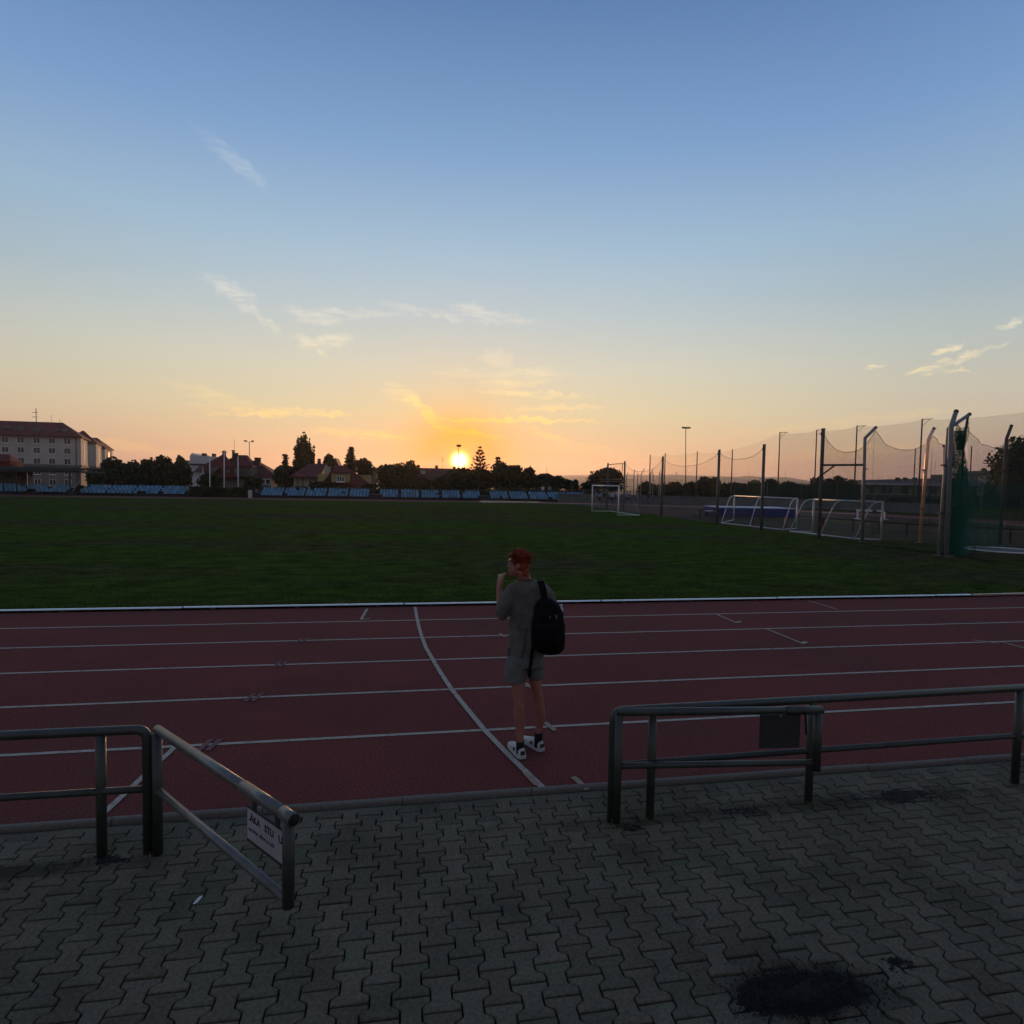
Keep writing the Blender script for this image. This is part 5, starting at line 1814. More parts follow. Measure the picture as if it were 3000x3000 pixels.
# blue high jump mat
M_mat = mat('blue_mat_cover', (.012, .022, .115), .55, .2, 1.5, .3, 4.)
t = thing('landing_mat', 'dark blue high jump landing mat with pale top edge behind the left tube goal', 'mat', (29.2, 47.2, 0))
A, B = Vector((26.07, 47.26)), Vector((32.5, 46.3))
d = (B - A)
an_ = math.atan2(d.y, d.x)
n_ = Vector((-d.y, d.x)).normalized()
c = (A + B) / 2 + n_ * 2
MB().box((c.x, c.y, .42), (d.length, 4, .64), an_).build('cushion', M_mat, t)
MB().box((c.x, c.y, .05), (d.length - .1, 3.9, .1), an_).build('pallet', M_steel, t)
c1 = c
MB().box((c1.x, c1.y, .775), (d.length + .06, 4.06, .07), an_).build('top_cover', mat('pale_blue_cover', (.30, .34, .48), .5), t)
for q in (.33, .66):
    c2_ = A.lerp(B, q) - n_ * .012
    MB().box((c2_.x, c2_.y, .42), (.04, .02, .62), an_).build('seam', M_steel, t)

# benches, rails, barrier, ring
M_red = mat('red_steel', (.20, .012, .016), .6, .2, 4.)
M_rust = mat('rust_steel', (.07, .035, .028), .7, .3, 4.)
t = thing('low_rail', 'long low dark rail on posts across the throwing ground', 'rail', (27, 28, 0))
rp = [G(u, v, .70) for u, v in ((2335, 1512.5), (2500, 1522.5), (2658, 1534), (2961, 1549), (3120, 1557))]
MB().tube(rp, .045, 8).build('rail', M_rust, t)
for a, b, n in ((0, 1, 2), (1, 2, 2), (2, 3, 2), (3, 4, 2)):
    for k in range(n):
        p = rp[a].lerp(rp[b], k / n)
        MB().tube([(p.x, p.y, -.1), (p.x, p.y, .66)], .05, 6).build('post', M_rust, t)
for (u, vb, vt, lab) in ((2301, 1542, 1518, 'short red post in front of the right end of the blue mat'), (2406, 1550.5, 1517, 'thick short red post behind the right tube goal'), (2205, 1540, 1521, 'short dark red post below the middle of the blue mat')):
    p = G(u, vb)
    h = (vb - vt) * p.length / FPX * .98
    t = thing('red_post', lab, 'post', (p.x, p.y, 0), 'short red posts on the throwing ground')
    MB().tube([(p.x, p.y, -.1), (p.x, p.y, h)], .075, 8).build('shaft', M_red, t)
    MB().tube([(p.x, p.y, h), (p.x, p.y, h + .03)], .13, 8).build('head_plate', M_red, t)


def bench(lab, u0, u1, vb, vt, mtop, mleg):
    a, b = G(u0, vb), G(u1, vb + (u1 - u0) * .04)
    h = (vb - vt) * a.length / FPX
    d = b - a
    an = math.atan2(d.y, d.x)
    t = thing('bench', lab, 'bench', (a + b) / 2)
    for k in (-1, 1):
        c = (a + b) / 2 + Vector((-math.sin(an), math.cos(an), 0)) * .12 * k
        MB().box((c.x, c.y, h), (d.length, .2, .05), an).build('seat_plank', mtop, t)
    for s in (.12, .88):
        p = a.lerp(b, s)
        MB().box((p.x, p.y, h / 2 - .04), (.07, .4, h - .03), an).build('leg', mleg, t)


bench('dark red framed bench left of the blue mat', 2044, 2098, 1521, 1492, M_rust, M_rust)
bench('pale topped bench between the red framed bench and the net post', 2066, 2097, 1512, 1497, M_goalw, M_steel)
bench('low pale plank bench at the far left of the benches', 2033, 2053, 1513, 1508, M_conc, M_steel)
a, b = G(2508, 1521), G(2600, 1523)
d = b - a
an = math.atan2(d.y, d.x)
t = thing('steeple_barrier', 'white and black striped barrier beam on legs beyond the right tube goal', 'barrier', (a + b) / 2)
for k in range(8):
    p = a.lerp(b, (k + .5) / 8)
    MB().box((p.x, p.y, .74), (d.length / 8 - .004, .13, .14), an).build('beam_block', M_goalw if k % 3 != 1 else M_lamp, t)
for s in (.04, .9):
    p = a.lerp(b, s)
    MB().box((p.x, p.y, .34), (.1, .1, .66), an).build('leg', M_goalw, t)
    MB().box((p.x, p.y, .03), (.1, 1.0, .06), an).build('foot', M_goalw, t)
p = G(2935, 1614)
t = thing('throwing_circle', 'concrete throwing circle with a pale metal rim in the worn grass at right', 'throwing circle', (p.x, p.y, 0))
MB().prism([(p.x + 1.2 * math.cos(k * math.pi / 24), p.y + 1.2 * math.sin(k * math.pi / 24)) for k in range(48)], -.1, .035).build('slab', M_conc, t)
MB().tube([(p.x + 1.25 * math.cos(k * math.pi / 24), p.y + 1.25 * math.sin(k * math.pi / 24), .04) for k in range(49)], .035, 6).build('rim', M_goalw, t)
p = G(2872, 1508)
t = thing('white_board', 'small pale board lying on the far bank behind the green net', 'board', (p.x, p.y, 0))
MB().box((p.x, p.y, .25), (.9, .06, .5), -.7).build('board', MATS['pale_notice'], t)

# flat terrace building, green mesh fence, far house
YB = 150.
fb = thing('terrace_building', 'low two storey pale building with flat roof and white bands behind the net', 'building', (P(2720, 1440, YB).x, YB, -.3))
X = lambda u, y=YB: P(u, 1440, y).x
Z = lambda u, v, y=YB: P(u, v, y).z
xa, xb = X(2506), X(2926)
MB().span((xa, YB, -.3), (xb, YB + 14, Z(2700, 1449))).build('ground_wall', M_dgrey, fb)
MB().span((xa + .2, YB + 1.6, Z(2700, 1449)), (xb, YB + 14, Z(2700, 1421))).build('upper_wall', M_cream, fb)
MB().span((xa - .3, YB - .3, Z(2700, 1451)), (xb + .3, YB + 1.59, Z(2700, 1448.5))).build('balcony_edge', M_whitew, fb)
MB().span((xa - .5, YB - .2, Z(2700, 1422.5)), (xb + .5, YB + 14.2, Z(2700, 1419.5))).build('roof_edge', M_whitew, fb)
MB().add([(xa - .4, YB, Z(2700, 1419.5) + .003), (xb + .4, YB, Z(2700, 1419.5) + .003), (xb + .4, YB + 9, P(2850, 1400, YB + 9).z), (X(2690, YB + 9), YB + 9, P(2690, 1402, YB + 9).z), (xa - .2, YB + 9, P(2520, 1410, YB + 9).z), (xb, YB + 15, Z(2700, 1419)), (xa, YB + 15, Z(2700, 1419))], [(0, 1, 2, 3, 4), (4, 3, 2, 5, 6)]).build('roof', mat('grey_brown_roof', (.11, .085, .08), .9, .2, .5), fb)
for u, w in ((2556, 1.9), (2590, 1.9), (2608, 1.2), (2650, 2.6), (2700, 2.6), (2735, 2.2), (2790, 2.4), (2850, 2.4), (2890, 2.)):
    q = P(u, 1436, YB + 1.6)
    MB().span((q.x - w / 2, YB + 1.52, Z(2700, 1447)), (q.x + w / 2, YB + 1.597, Z(2700, 1426))).build('window', M_glass, fb)
for u in (2540, 2580, 2625, 2678, 2760, 2830):
    q = X(u)
    MB().span((q - 1.2, YB - .08, .2), (q + 1.2, YB - .003, Z(2700, 1457))).build('window', M_glass, fb)
q0, q1 = P(2743, 1400, YB + 7), P(2768, 1391, YB + 7)
MB().span((q0.x, YB + 6, q0.z - 1.5), (q1.x, YB + 9, q1.z)).build('roof_cabin', M_dgrey, fb)
for u in (2630, 2652, 2680):
    q = P(u, 1399, YB + 8)
    MB().span((q.x - .5, YB + 7.6, q.z - 1.5), (q.x + .5, YB + 8.4, q.z)).build('vent', M_steel, fb)
YF = 165.
t = thing('far_house', 'pale yellow flat roofed house above the terrace building beside the big tree', 'house', (P(2905, 1400, YF).x, YF, -.3))
MB().span((P(2872, 1400, YF).x, YF, -.3), (P(2946, 1400, YF).x, YF + 9, P(2905, 1391, YF).z)).build('wall', M_cream, t)
MB().span((P(2862, 1400, YF).x, YF - .6, P(2905, 1391, YF).z + .002), (P(2950, 1400, YF).x, YF + 9.4, P(2905, 1386.5, YF).z)).build('roof', M_conc, t)
MB().span((P(2893, 1400, YF).x, YF - .003, P(2905, 1386.5, YF).z), (P(2950, 1400, YF).x, YF + 9, P(2905, 1379, YF).z)).build('attic', M_dgrey, t)
for u in (2896, 2926):
    q = P(u, 1402, YF)
    MB().span((q.x - 1, YF - .06, q.z - 1), (q.x + 1, YF - .003, q.z + .5)).build('window', M_glass, t)
NET_F = netmat('green_mesh_fence', (.014, .042, .032), .42, .05)
gf = thing('mesh_fence', 'dark green mesh fence with slim posts along the far bank', 'fence', (62, 60, 0))
fp = []
for k in range(12):
    t_ = math.radians(46 - 5.4 * k)
    fp.append(wc + (wr + 4.5) * Vector((math.cos(t_), math.sin(t_))))
for k, p in enumerate(fp):
    MB().tube([(p.x, p.y, 0), (p.x, p.y, 3.4)], .05, 6).build('post', M_post, gf)
    if k < len(fp) - 1:
        netsheet('mesh_panel', gf, p, fp[k + 1], 3.2, 3.2, .6, .05, NET_F, 6, 4, 0, 0, False)

# shrubs and trees on the right
for u0, u1, vt, vb, ad, lab, n, m_ in (
        (1868, 1925, 1412, 1458, 108, 'dark shrubs behind the wall left of the twin lamp pole', 1000, None), (1930, 2002, 1413, 1458, 110, 'dark shrubs behind the wall at the twin lamp pole foot', 1200, None), (1998, 2040, 1411, 1458, 106, 'dark shrub right of the twin lamp pole', 900, None),
        (2040, 2092, 1398, 1458, 110, 'taller dark tree behind the wall left of the blue mat', 1400, None), (2082, 2108, 1396, 1458, 104, 'slim yellowish green tree beside the catch net post', 900, M_leafy), (2106, 2185, 1416, 1462, 108, 'dark shrubs behind the wall above the blue mat', 1300, None),
        (2190, 2240, 1408, 1462, 106, 'dark olive tree behind the wall above the blue mat', 1200, M_leafy), (2232, 2282, 1405, 1462, 110, 'dark uneven tree right of the olive tree', 1200, None), (2276, 2345, 1412, 1464, 108, 'rounded dark tree left of the crossbeam post', 1500, None),
        (2335, 2400, 1420, 1466, 106, 'dark shrubs under the hill end', 1100, None), (2376, 2424, 1396, 1466, 112, 'flat topped dark cedar behind the crossbeam post', 1100, None), (2420, 2482, 1397, 1466, 112, 'broad flat topped dark cedar below the crossbeam', 1500, None),
        (2470, 2512, 1406, 1466, 110, 'dark tree at the left end of the terrace building', 1100, None), (2608, 2668, 1458, 1484, 100, 'dark bush before the terrace building ground floor', 600, None), (2710, 2760, 1462, 1486, 100, 'dark bush before the terrace building right part', 500, None),
        (2800, 2960, 1452, 1492, 96, 'dark hedge like shrubs behind the green net', 1600, None), (2942, 3090, 1272, 1495, 72, 'big dark tree at the right edge behind the cage', 4200, None)):
    Yt = (ray((u0 + u1) / 2, 1440) * (ad / FPX)).y
    broadleaf(u0, u1, vt, vb, Yt, lab, n, .32 if ad > 80 else .26, 'shrub' if 'shrub' in lab or 'bush' in lab else 'tree', m_, 'shrub' if 'shrub' in lab or 'bush' in lab else 'tree', bark=M_pale_bark if u1 > 3000 else None)

# ================================================================ people in the distance
M_skin = mat('skin', (.27, .14, .095), .55, .1, 12.)
M_shirtw = mat('white_shirt', (.52, .52, .54), .85, .1, 8.)
M_shirtg = mat('grey_blue_shirt', (.16, .20, .24), .85, .1, 8.)
M_dark = mat('black_cloth', (.012, .012, .014), .9, .2, 8.)
M_hairb = mat('brown_hair', (.03, .018, .01), .8)


def figure(x, y, face, lab, shirt, short, pose='stand', h=1.78, seed=0):
    """small far figure: one continuous body, clothing and hair as children"""
    r = random.Random(seed)
    t = thing('person', lab, 'person', (x, y, 0))
    f = Vector((math.cos(face), math.sin(face), 0))
    s = Vector((-f.y, f.x, 0))
    o = Vector((x, y, 0))
    k = h / 1.78
    lean = {'stand': .02, 'bend': .55, 'crouch': .35}[pose]
    hipz = (.93 if pose != 'crouch' else .62) * k
    hip = o + Vector((0, 0, hipz)) - f * (.12 if pose == 'bend' else 0)
    ch = hip + (Vector((0, 0, math.cos(lean))) + f * math.sin(lean)) * .50 * k
    hd = ch + (Vector((0, 0, math.cos(lean * .7))) + f * math.sin(lean * .7)) * .26 * k
    b = MB()
    foot = []
    for sg in (-1, 1):
        ft = o + s * sg * .13 + f * r.uniform(-.08, .08)
        kn = (hip + ft) / 2 + f * (.05 if pose != 'crouch' else .25) + s * sg * .03
        b.tube([hip + s * sg * .09, kn, ft + Vector((0, 0, .06))], [.085, .058, .04], 8)
        b.tube([ft + Vector((0, 0, .04)) - f * .06, ft + Vector((0, 0, .035)) + f * .17], [.045, .035], 8)
        sh = ch + s * sg * .19
        if pose == 'stand':
            el = sh + Vector((0, 0, -.28)) + s * sg * .07
            wr_ = el + Vector((0, 0, -.22)) + f * .10
        else:
            el = sh + Vector((0, 0, -.26)) + f * .10
            wr_ = el + Vector((0, 0, -.20)) + f * .12
        b.tube([sh, el, wr_, wr_ + (wr_ - el).normalized() * .15], [.055, .042, .032, .03], 8)
    b.tube([hip, (hip + ch) / 2, ch, ch + (hd - ch) * .35, hd], [.14, .13, .15, .06, .05], 10)
    b.ball(hd + Vector((0, 0, .02)), (.085, .085, .115), 10, 8)
    b.ball(hd + f * .09, .02, 6, 4)
    evaluated(b, 'body', M_skin, [('REMESH', dict(mode='VOXEL', voxel_size=.035)), ('SMOOTH', dict(factor=.5, iterations=3))], t)
    c = MB().tube([hip - (ch - hip) * .1, (hip + ch) / 2, ch - (ch - hip) * .1, ch + (hd - ch) * .15], [.165, .16, .185, .09], 10)
    for sg in (-1, 1):
        sh = ch + s * sg * .17
        c.tube([sh, sh + Vector((0, 0, -.2)) + s * sg * .06 + (f * .07 if pose != 'stand' else Vector())], [.085, .075], 8)
    evaluated(c, 'shirt', shirt, [('REMESH', dict(mode='VOXEL', voxel_size=.035)), ('SMOOTH', dict(factor=.5, iterations=3))], t)
    c = MB().tube([hip + (ch - hip) * .12, hip - Vector((0, 0, .08))], [.168, .172], 10)
    for sg in (-1, 1):
        ft = o + s * sg * .13
        c.tube([hip + s * sg * .085, hip * .48 + ft * .52 + s * sg * .03 + (f * .12 if pose == 'crouch' else Vector())], [.105, .10], 8)
    evaluated(c, 'shorts', short, [('REMESH', dict(mode='VOXEL', voxel_size=.035)), ('SMOOTH', dict(factor=.5, iterations=3))], t)
    MB().ball(hd + Vector((0, 0, .05)) - f * .015, (.095, .095, .10), 10, 8).build('hair', M_hairb, t, True)
    return t


for i, (u, vb, ad, face, pose, sh, st, lab) in enumerate((
        (1749, 1473, 84, 3.4, 'bend', M_shirtg, M_dark, 'person in grey shirt bending forward inside the goal frame at left'),
        (1758, 1474, 82, .2, 'bend', M_shirtg, M_dark, 'person in grey shirt bending right beside the left goal post'),
        (1769, 1472, 84, 4.2, 'stand', M_dark, M_dark, 'person in dark clothes standing seen through the goal'),
        (1785, 1473, 86, 4.5, 'stand', M_shirtg, M_dark, 'person in grey blue shirt standing seen through the goal'),
        (1793, 1475, 82, 4.0, 'stand', M_shirtw, M_dark, 'person in white shirt and dark shorts seen through the goal'),
        (1803, 1473, 85, 5.0, 'stand', M_shirtg, M_dark, 'person in pale blue shirt in the middle of the group'),
        (1811, 1474, 83, 5.2, 'stand', M_shirtw, M_dark, 'person in white shirt just left of the near goal post'),
        (1837, 1475, 82, .4, 'stand', M_shirtg, M_dark, 'person in greenish shirt standing right of the near goal post'),
        (1845, 1474, 84, 3.0, 'stand', M_shirtg, M_dark, 'person in dull shirt second right of the near goal post'),
        (1861, 1470, 86, .3, 'bend', M_pale, M_dark, 'person in beige shirt bending over at the right end of the group'),
        (1899, 1474, 85, 4.6, 'stand', M_dark, M_dark, 'lone person in dark clothes standing before the grey wall'))):
    q = CAM + ray(u, vb) * (ad / FPX)
    figure(q.x, q.y, face, lab, sh, st, pose, seed=i)
for i, (u, lab) in enumerate(((1590, 'person in white shirt standing behind the seats left of two'), (1610, 'person in pale shirt and dark trousers behind the seats right of two'))):
    q = P(u, 1440, 87.6)
    t = figure(q.x, 87.6, 4.7, lab, M_shirtw if i == 0 else M_shirtg, M_dark, seed=40 + i)
    t.location.z = .66
p = G(1862, 1478)
t = thing('sports_shoes', 'tiny pair of white shoes lying on the track near the group', 'shoes', (p.x, p.y, 0))
for k in (0, 1):
    MB().ball((p.x + k * .22 - .1, p.y, .06), (.06, .14, .06), 8, 6).build('shoe', M_goalw, t, True)
# ================================================================ the young man on the track
RH = Vector((math.cos(YAW), -math.sin(YAW), 0))        # to the right of the photograph
FH = Vector((math.sin(YAW), math.cos(YAW), 0))         # away from the camera
UP = Vector((0, 0, 1))


def ring_(u, v, Y, a, b, n=20, tilt=0., dz=0., tw=0.):
    """horizontal body section; a = half width in photo pixels, b = half depth in metres"""
    c = P(u, v, Y) + UP * dz
    a = a * (c - CAM).dot(CF) / FPX
    r_, f_ = RH * math.cos(tw) + FH * math.sin(tw), FH * math.cos(tw) - RH * math.sin(tw)
    return [c + r_ * (a * math.cos(t)) + f_ * (b * math.sin(t)) + UP * (tilt * math.cos(t)) for t in [2 * math.pi * k / n for k in range(n)]]


def swept(mb, pts, n=14):
    """limb: list of (point, radius) with rounded ends"""
    P_ = [Vector(p) for p, r in pts]
    R_ = [r for p, r in pts]
    d0, d1 = (P_[0] - P_[1]).normalized(), (P_[-1] - P_[-2]).normalized()
    mb.tube([P_[0] + d0 * R_[0] * .6] + P_ + [P_[-1] + d1 * R_[-1] * .6], [R_[0] * .6] + R_ + [R_[-1] * .6], n)


M_skin2 = mat('warm_skin', (.28, .108, .082), .5, .12, 16., .15, 140., spec=.4)
M_tee = mat('grey_cotton', (.128, .121, .110), .95, .16, 60., .5, 260., c2=(.100, .094, .086), c2scale=4., spec=.15)
M_shorts = mat('blue_grey_cotton', (.122, .124, .118), .95, .14, 60., .35, 260., spec=.15)
M_hair = mat('ginger_hair', (.27, .044, .018), .5, .5, 70., c2=(.15, .024, .011), c2scale=16., spec=.25)
M_bag = mat('black_bag_fabric', (.0045, .0045, .005), .85, .3, 14., .3, 180., spec=.1)
M_sock = mat('black_sock', (.010, .010, .011), .95, .2, 40.)
M_shoe = mat('white_shoe', (.42, .41, .39), .6, .1, 20.)
M_mesh = mat('shoe_mesh', (.07, .07, .068), .8, .25, 60.)
M_sole = mat('dark_sole', (.03, .03, .03), .8)

feet = G(1548, 2218)
man = thing('person', 'young man with ginger hair in grey T-shirt and shorts standing on the track', 'person', feet)
YB_ = 5.25

# --- body: one continuous skin
b = MB()
hc = P(1523, 1650, 5.22)                                 # head centre
fd = (-RH * .955 + FH * .30).normalized()                # he looks to the left
sdv = Vector((-fd.y, fd.x, 0))                           # his left side, towards the camera
if sdv.dot(FH) > 0:
    sdv = -sdv
HM = Matrix((fd, sdv, UP)).transposed()
hp = lambda f, s, z_: hc + fd * f + sdv * s + UP * z_
b.ball(hp(-.006, 0, .016), (.086, .072, .092), 20, 14, HM)
b.ball(hp(.045, 0, -.045), (.052, .060, .078), 16, 12, HM)
b.ball(hp(.070, 0, -.094), (.030, .036, .028), 14, 10, HM)        # chin
b.ball(hp(.088, 0, .016), (.016, .055, .018), 12, 8, HM)          # brow
b.ball(hp(.072, .034, -.030), (.024, .022, .022), 10, 8, HM)      # cheek
b.ball(hp(.072, -.034, -.030), (.024, .022, .022), 10, 8, HM)
b.tube([hp(.094, 0, .004), hp(.112, 0, -.026), hp(.092, 0, -.036)], [.010, .013, .009], 8)   # nose
b.ball(hp(.094, 0, -.056), (.012, .024, .007), 10, 6, HM)         # lips
b.ball(hp(.092, 0, -.068), (.012, .021, .007), 10, 6, HM)
for sg in (1, -1):
    b.ball(hp(-.006, .074 * sg, -.012), (.020, .011, .032), 10, 8, HM)       # ears
    b.ball(hp(.001, .080 * sg, -.030), (.010, .007, .012), 8, 6, HM)
swept(b, [(hp(-.024, 0, -.06), .056), (P(1535, 1693, 5.24), .059), (P(1541, 1712, 5.26), .068)])
swept(b, [(P(1512, 1732, 5.27), .045), (P(1545, 1722, 5.26), .068), (P(1586, 1730, 5.27), .045)])
b.loft([ring_(1546, v, 5.27, a, d) for v, a, d in ((1712, 44, .085), (1740, 52, .105), (1790, 46, .10), (1840, 43, .095), (1890, 47, .10), (1930, 47, .11), (1950, 40, .10))])
# left arm: upper arm down and forward, forearm folded up to the mouth
sh, el, wr2 = P(1508, 1740, 5.28), P(1470, 1808, 5.33), P(1463, 1722, 5.42)
swept(b, [(sh, .044), (sh.lerp(el, .5), .042), (el, .041)])
swept(b, [(el, .041), (el.lerp(wr2, .25), .044), (el.lerp(wr2, .7), .034), (wr2, .027)])


def hand(b, wrist, palm_dir, across, normal, curl, s=1.0, thumb=1):
    """palm with five separate bent fingers"""
    pd, ac, nm = palm_dir.normalized(), across.normalized(), normal.normalized()
    for k in range(5):
        t = (k - 2) / 2
        swept(b, [(wrist + ac * t * .018 * s, .016 * s), (wrist + pd * .045 * s + ac * t * .030 * s, .016 * s), (wrist + pd * .082 * s + ac * t * .034 * s, .0125 * s)], 8)
    for k, ln in enumerate((.068, .078, .073, .058)):
        t = (k - 1.5) / 1.5
        p = wrist + pd * .085 * s + ac * t * .033 * s
        q = [(p, .0100 * s)]
        d = Vector(pd)
        for i, fr_ in enumerate((.46, .32, .24)):
            a = curl * (.55 + .35 * i) + .06 * k
            d = (d * math.cos(a) + nm * math.sin(a)).normalized()
            p = p + d * ln * fr_ * s
            q.append((p, (.0095 - .0010 * i) * s))
        swept(b, q, 8)
    p = wrist + pd * .028 * s + ac * -.034 * s * thumb
    d = (pd * .6 - ac * .55 * thumb + nm * .55).normalized()
    q = [(p - d * .012 * s, .013 * s), (p + d * .034 * s, .0125 * s)]
    d = (d + nm * .55 + ac * .25 * thumb).normalized()
    q += [(q[-1][0] + d * .030 * s, .0105 * s), (q[-1][0] + d * .052 * s, .009 * s)]
    swept(b, q, 8)


hand(b, wr2, UP * .9 + RH * .10 - FH * .05, FH * .75 - RH * .45, RH * .65 + FH * .6 + UP * .1, .62, .98, -1)
# right arm: down behind the bag and forward to the strap
shr, elr, wrr = P(1590, 1736, 5.29), P(1622, 1800, 5.42), P(1596, 1776, 5.58)
swept(b, [(shr, .042), (shr.lerp(elr, .5), .042), (elr, .041)])
swept(b, [(elr, .041), (elr.lerp(wrr, .35), .042), (wrr, .028)])
hand(b, wrr, (P(1584, 1752, 5.5) - wrr), UP * .6 + FH * .5, -FH * .6 - RH * .2, .75, .95, 1)
# legs
LEGS = [([(1516, 1945, 5.26, 30, .095), (1517, 1985, 5.25, 22.5, .085), (1519, 2020, 5.23, 19.5, .075), (1521, 2052, 5.21, 16.5, .062), (1522, 2070, 5.20, 16, .058), (1522, 2092, 5.205, 16.6, .060), (1523, 2112, 5.21, 16.4, .060), (1523, 2140, 5.20, 13, .046), (1524, 2166, 5.185, 10.5, .040), (1524, 2190, 5.18, 10, .042), (1524, 2212, 5.18, 11, .045)]),
        ([(1566, 1945, 5.30, 27, .095), (1567, 1982, 5.31, 19.5, .085), (1571, 2015, 5.31, 17.2, .075), (1577, 2045, 5.31, 15.0, .062), (1579, 2062, 5.31, 14.5, .058), (1582, 2082, 5.32, 15.2, .060), (1583, 2100, 5.32, 14.6, .058), (1581, 2124, 5.32, 11.5, .046), (1578, 2146, 5.31, 9.6, .039), (1577, 2166, 5.30, 9.6, .042), (1576, 2186, 5.30, 10.5, .045)])]
for L in LEGS:
    b.loft([ring_(*q, n=16) for q in L])
evaluated(b, 'body', M_skin2, [('REMESH', dict(mode='VOXEL', voxel_size=.0052)), ('SMOOTH', dict(factor=.5, iterations=4))], man)

# --- glasses, eyes
gl_ = MB()
for sg in (1, -1):
    c = hp(.100, .033 * sg, .002)
    pts = [c + sdv * .020 * math.cos(t) + UP * .015 * math.sin(t) for t in [2 * math.pi * k / 14 for k in range(15)]]
    gl_.tube(pts, .0018, 5)
    gl_.tube([hp(.098, .053 * sg, .004), hp(.04, .079 * sg, .006), hp(-.008, .082 * sg, .002)], .0018, 5)
gl_.tube([hp(.103, .013, .004), hp(.106, 0, .007), hp(.103, -.013, .004)], .0018, 5)
gl_.build('glasses', M_rubber, man, True)
for sg in (1, -1):
    MB().ball(hp(.083, .032 * sg, .001), .0115, 10, 8).build('eye', M_goalw, man, True)

# --- hair: cap plus short tousled tufts
h = MB()
h.ball(hp(-.006, 0, .032), (.089, .077, .082), 18, 12, HM)
h.ball(hp(-.030, 0, -.004), (.062, .073, .082), 18, 12, HM)
h.ball(hp(-.046, 0, -.052), (.038, .052, .044), 14, 10, HM)
h.ball(hp(.046, 0, .070), (.046, .060, .030), 14, 10, HM)
for sg in (1, -1):
    h.ball(hp(.022, .064 * sg, .018), (.018, .014, .036), 10, 8, HM)
q = random.Random(11)
for k in range(190):
    a, e = q.uniform(0, 6.28), q.uniform(.05, 1.25)
    d = fd * math.cos(a) * math.sin(e) + sdv * math.sin(a) * math.sin(e) + UP * math.cos(e)
    r0 = hc + UP * .028 - fd * .004 + fd * d.dot(fd) * .082 + sdv * d.dot(sdv) * .070 + UP * d.z * .076
    lay = (d + fd * q.uniform(-.2, .9) + sdv * q.uniform(-.5, .5) + UP * q.uniform(-.1, .5)).normalized()
    ln = q.uniform(.014, .030)
    h.tube([r0 - d * .010, r0 + lay * ln * .6, r0 + lay * ln + UP * q.uniform(-.006, .010)], [.010, .007, .002], 5)
for f_, z_, s_ in ((.012, .128, .0), (.018, .140, .008), (-.002, .132, -.012)):     # the lock standing up on top
    h.tube([hp(f_ - .012, s_, .086), hp(f_, s_, z_ - .012), hp(f_ + .004, s_, z_ + .002)], [.020, .010, .002], 6)
for k in range(10):                                                                  # fringe over the brow
    s_ = (k - 4.5) * .012
    h.tube([hp(.052, s_, .082), hp(.084, s_ * 1.05, .068), hp(.096 + .007 * (k % 3), s_ * 1.1, .048 + .008 * (k % 2))], [.012, .008, .002], 5)
for k in range(24):                                                                  # nape
    a = -1.2 + 2.4 * k / 23
    r0 = hc - fd * (.042 + .036 * math.cos(a)) + sdv * .056 * math.sin(a) - UP * .068
    h.tube([r0 + UP * .02, r0 - UP * .012, r0 - UP * (.028 + .008 * (k % 3))], [.010, .007, .002], 5)
evaluated(h, 'hair', M_hair, [('REMESH', dict(mode='VOXEL', voxel_size=.0050)), ('SMOOTH', dict(factor=.4, iterations=1))], man)
st = MB()
for k in range(1500):                                                                # loose strands over the cap
    a, e = q.uniform(0, 6.28), math.acos(q.uniform(-.25, 1))
    d = fd * math.cos(a) * math.sin(e) + sdv * math.sin(a) * math.sin(e) + UP * math.cos(e)
    if d.dot(fd) > .55 and d.z < .45:
        continue
    r0 = hc + UP * .026 - fd * .006 + fd * d.dot(fd) * .088 + sdv * d.dot(sdv) * .076 + UP * d.z * .082
    lay = (d * q.uniform(.3, 1.1) + fd * q.uniform(-.3, .8) + sdv * q.uniform(-.5, .5) + UP * q.uniform(-.5, .5)).normalized()
    ln = q.uniform(.018, .040) if d.z > .2 else q.uniform(.010, .022)
    st.tube([r0 - d * .004, r0 + lay * ln * .55, r0 + lay * ln + UP * q.uniform(-.010, .008)], [.0030, .0022, .0006], 3, False)
tag(st.build('hair_strands', M_hair, man, True), kind='stuff')

# --- T-shirt
cloud = bpy.data.textures.new('folds', 'CLOUDS')
cloud.noise_scale = .085
cloud.noise_depth = 2
fold2 = bpy.data.textures.new('fine_folds', 'CLOUDS')
fold2.noise_scale = .035
t_ = MB()
t_.loft([ring_(u, v, Y, a, d, 28, ti) for u, v, Y, a, d, ti in ((1539, 1700, 5.24, 25, .072, .004), (1543, 1707, 5.25, 40, .088, .0), (1547, 1714, 5.26, 56, .108, 0), (1549, 1732, 5.27, 59, .120, 0), (1549, 1760, 5.27, 56, .122, 0), (1547, 1800, 5.27, 52, .118, 0),
                                                                 (1545, 1840, 5.27, 51, .116, 0), (1544, 1880, 5.27, 53, .120, 0), (1543, 1910, 5.27, 54, .126, .0), (1543, 1917, 5.27, 54.5, .128, 0))])
cu = P(1472, 1793, 5.32)
swept(t_, [(P(1512, 1726, 5.27), .072), (P(1493, 1750, 5.29), .076), (P(1481, 1774, 5.31), .072), (cu, .066)], 18)
swept(t_, [(P(1584, 1724, 5.27), .070), (P(1604, 1748, 5.31), .072), (P(1613, 1772, 5.36), .068)], 18)
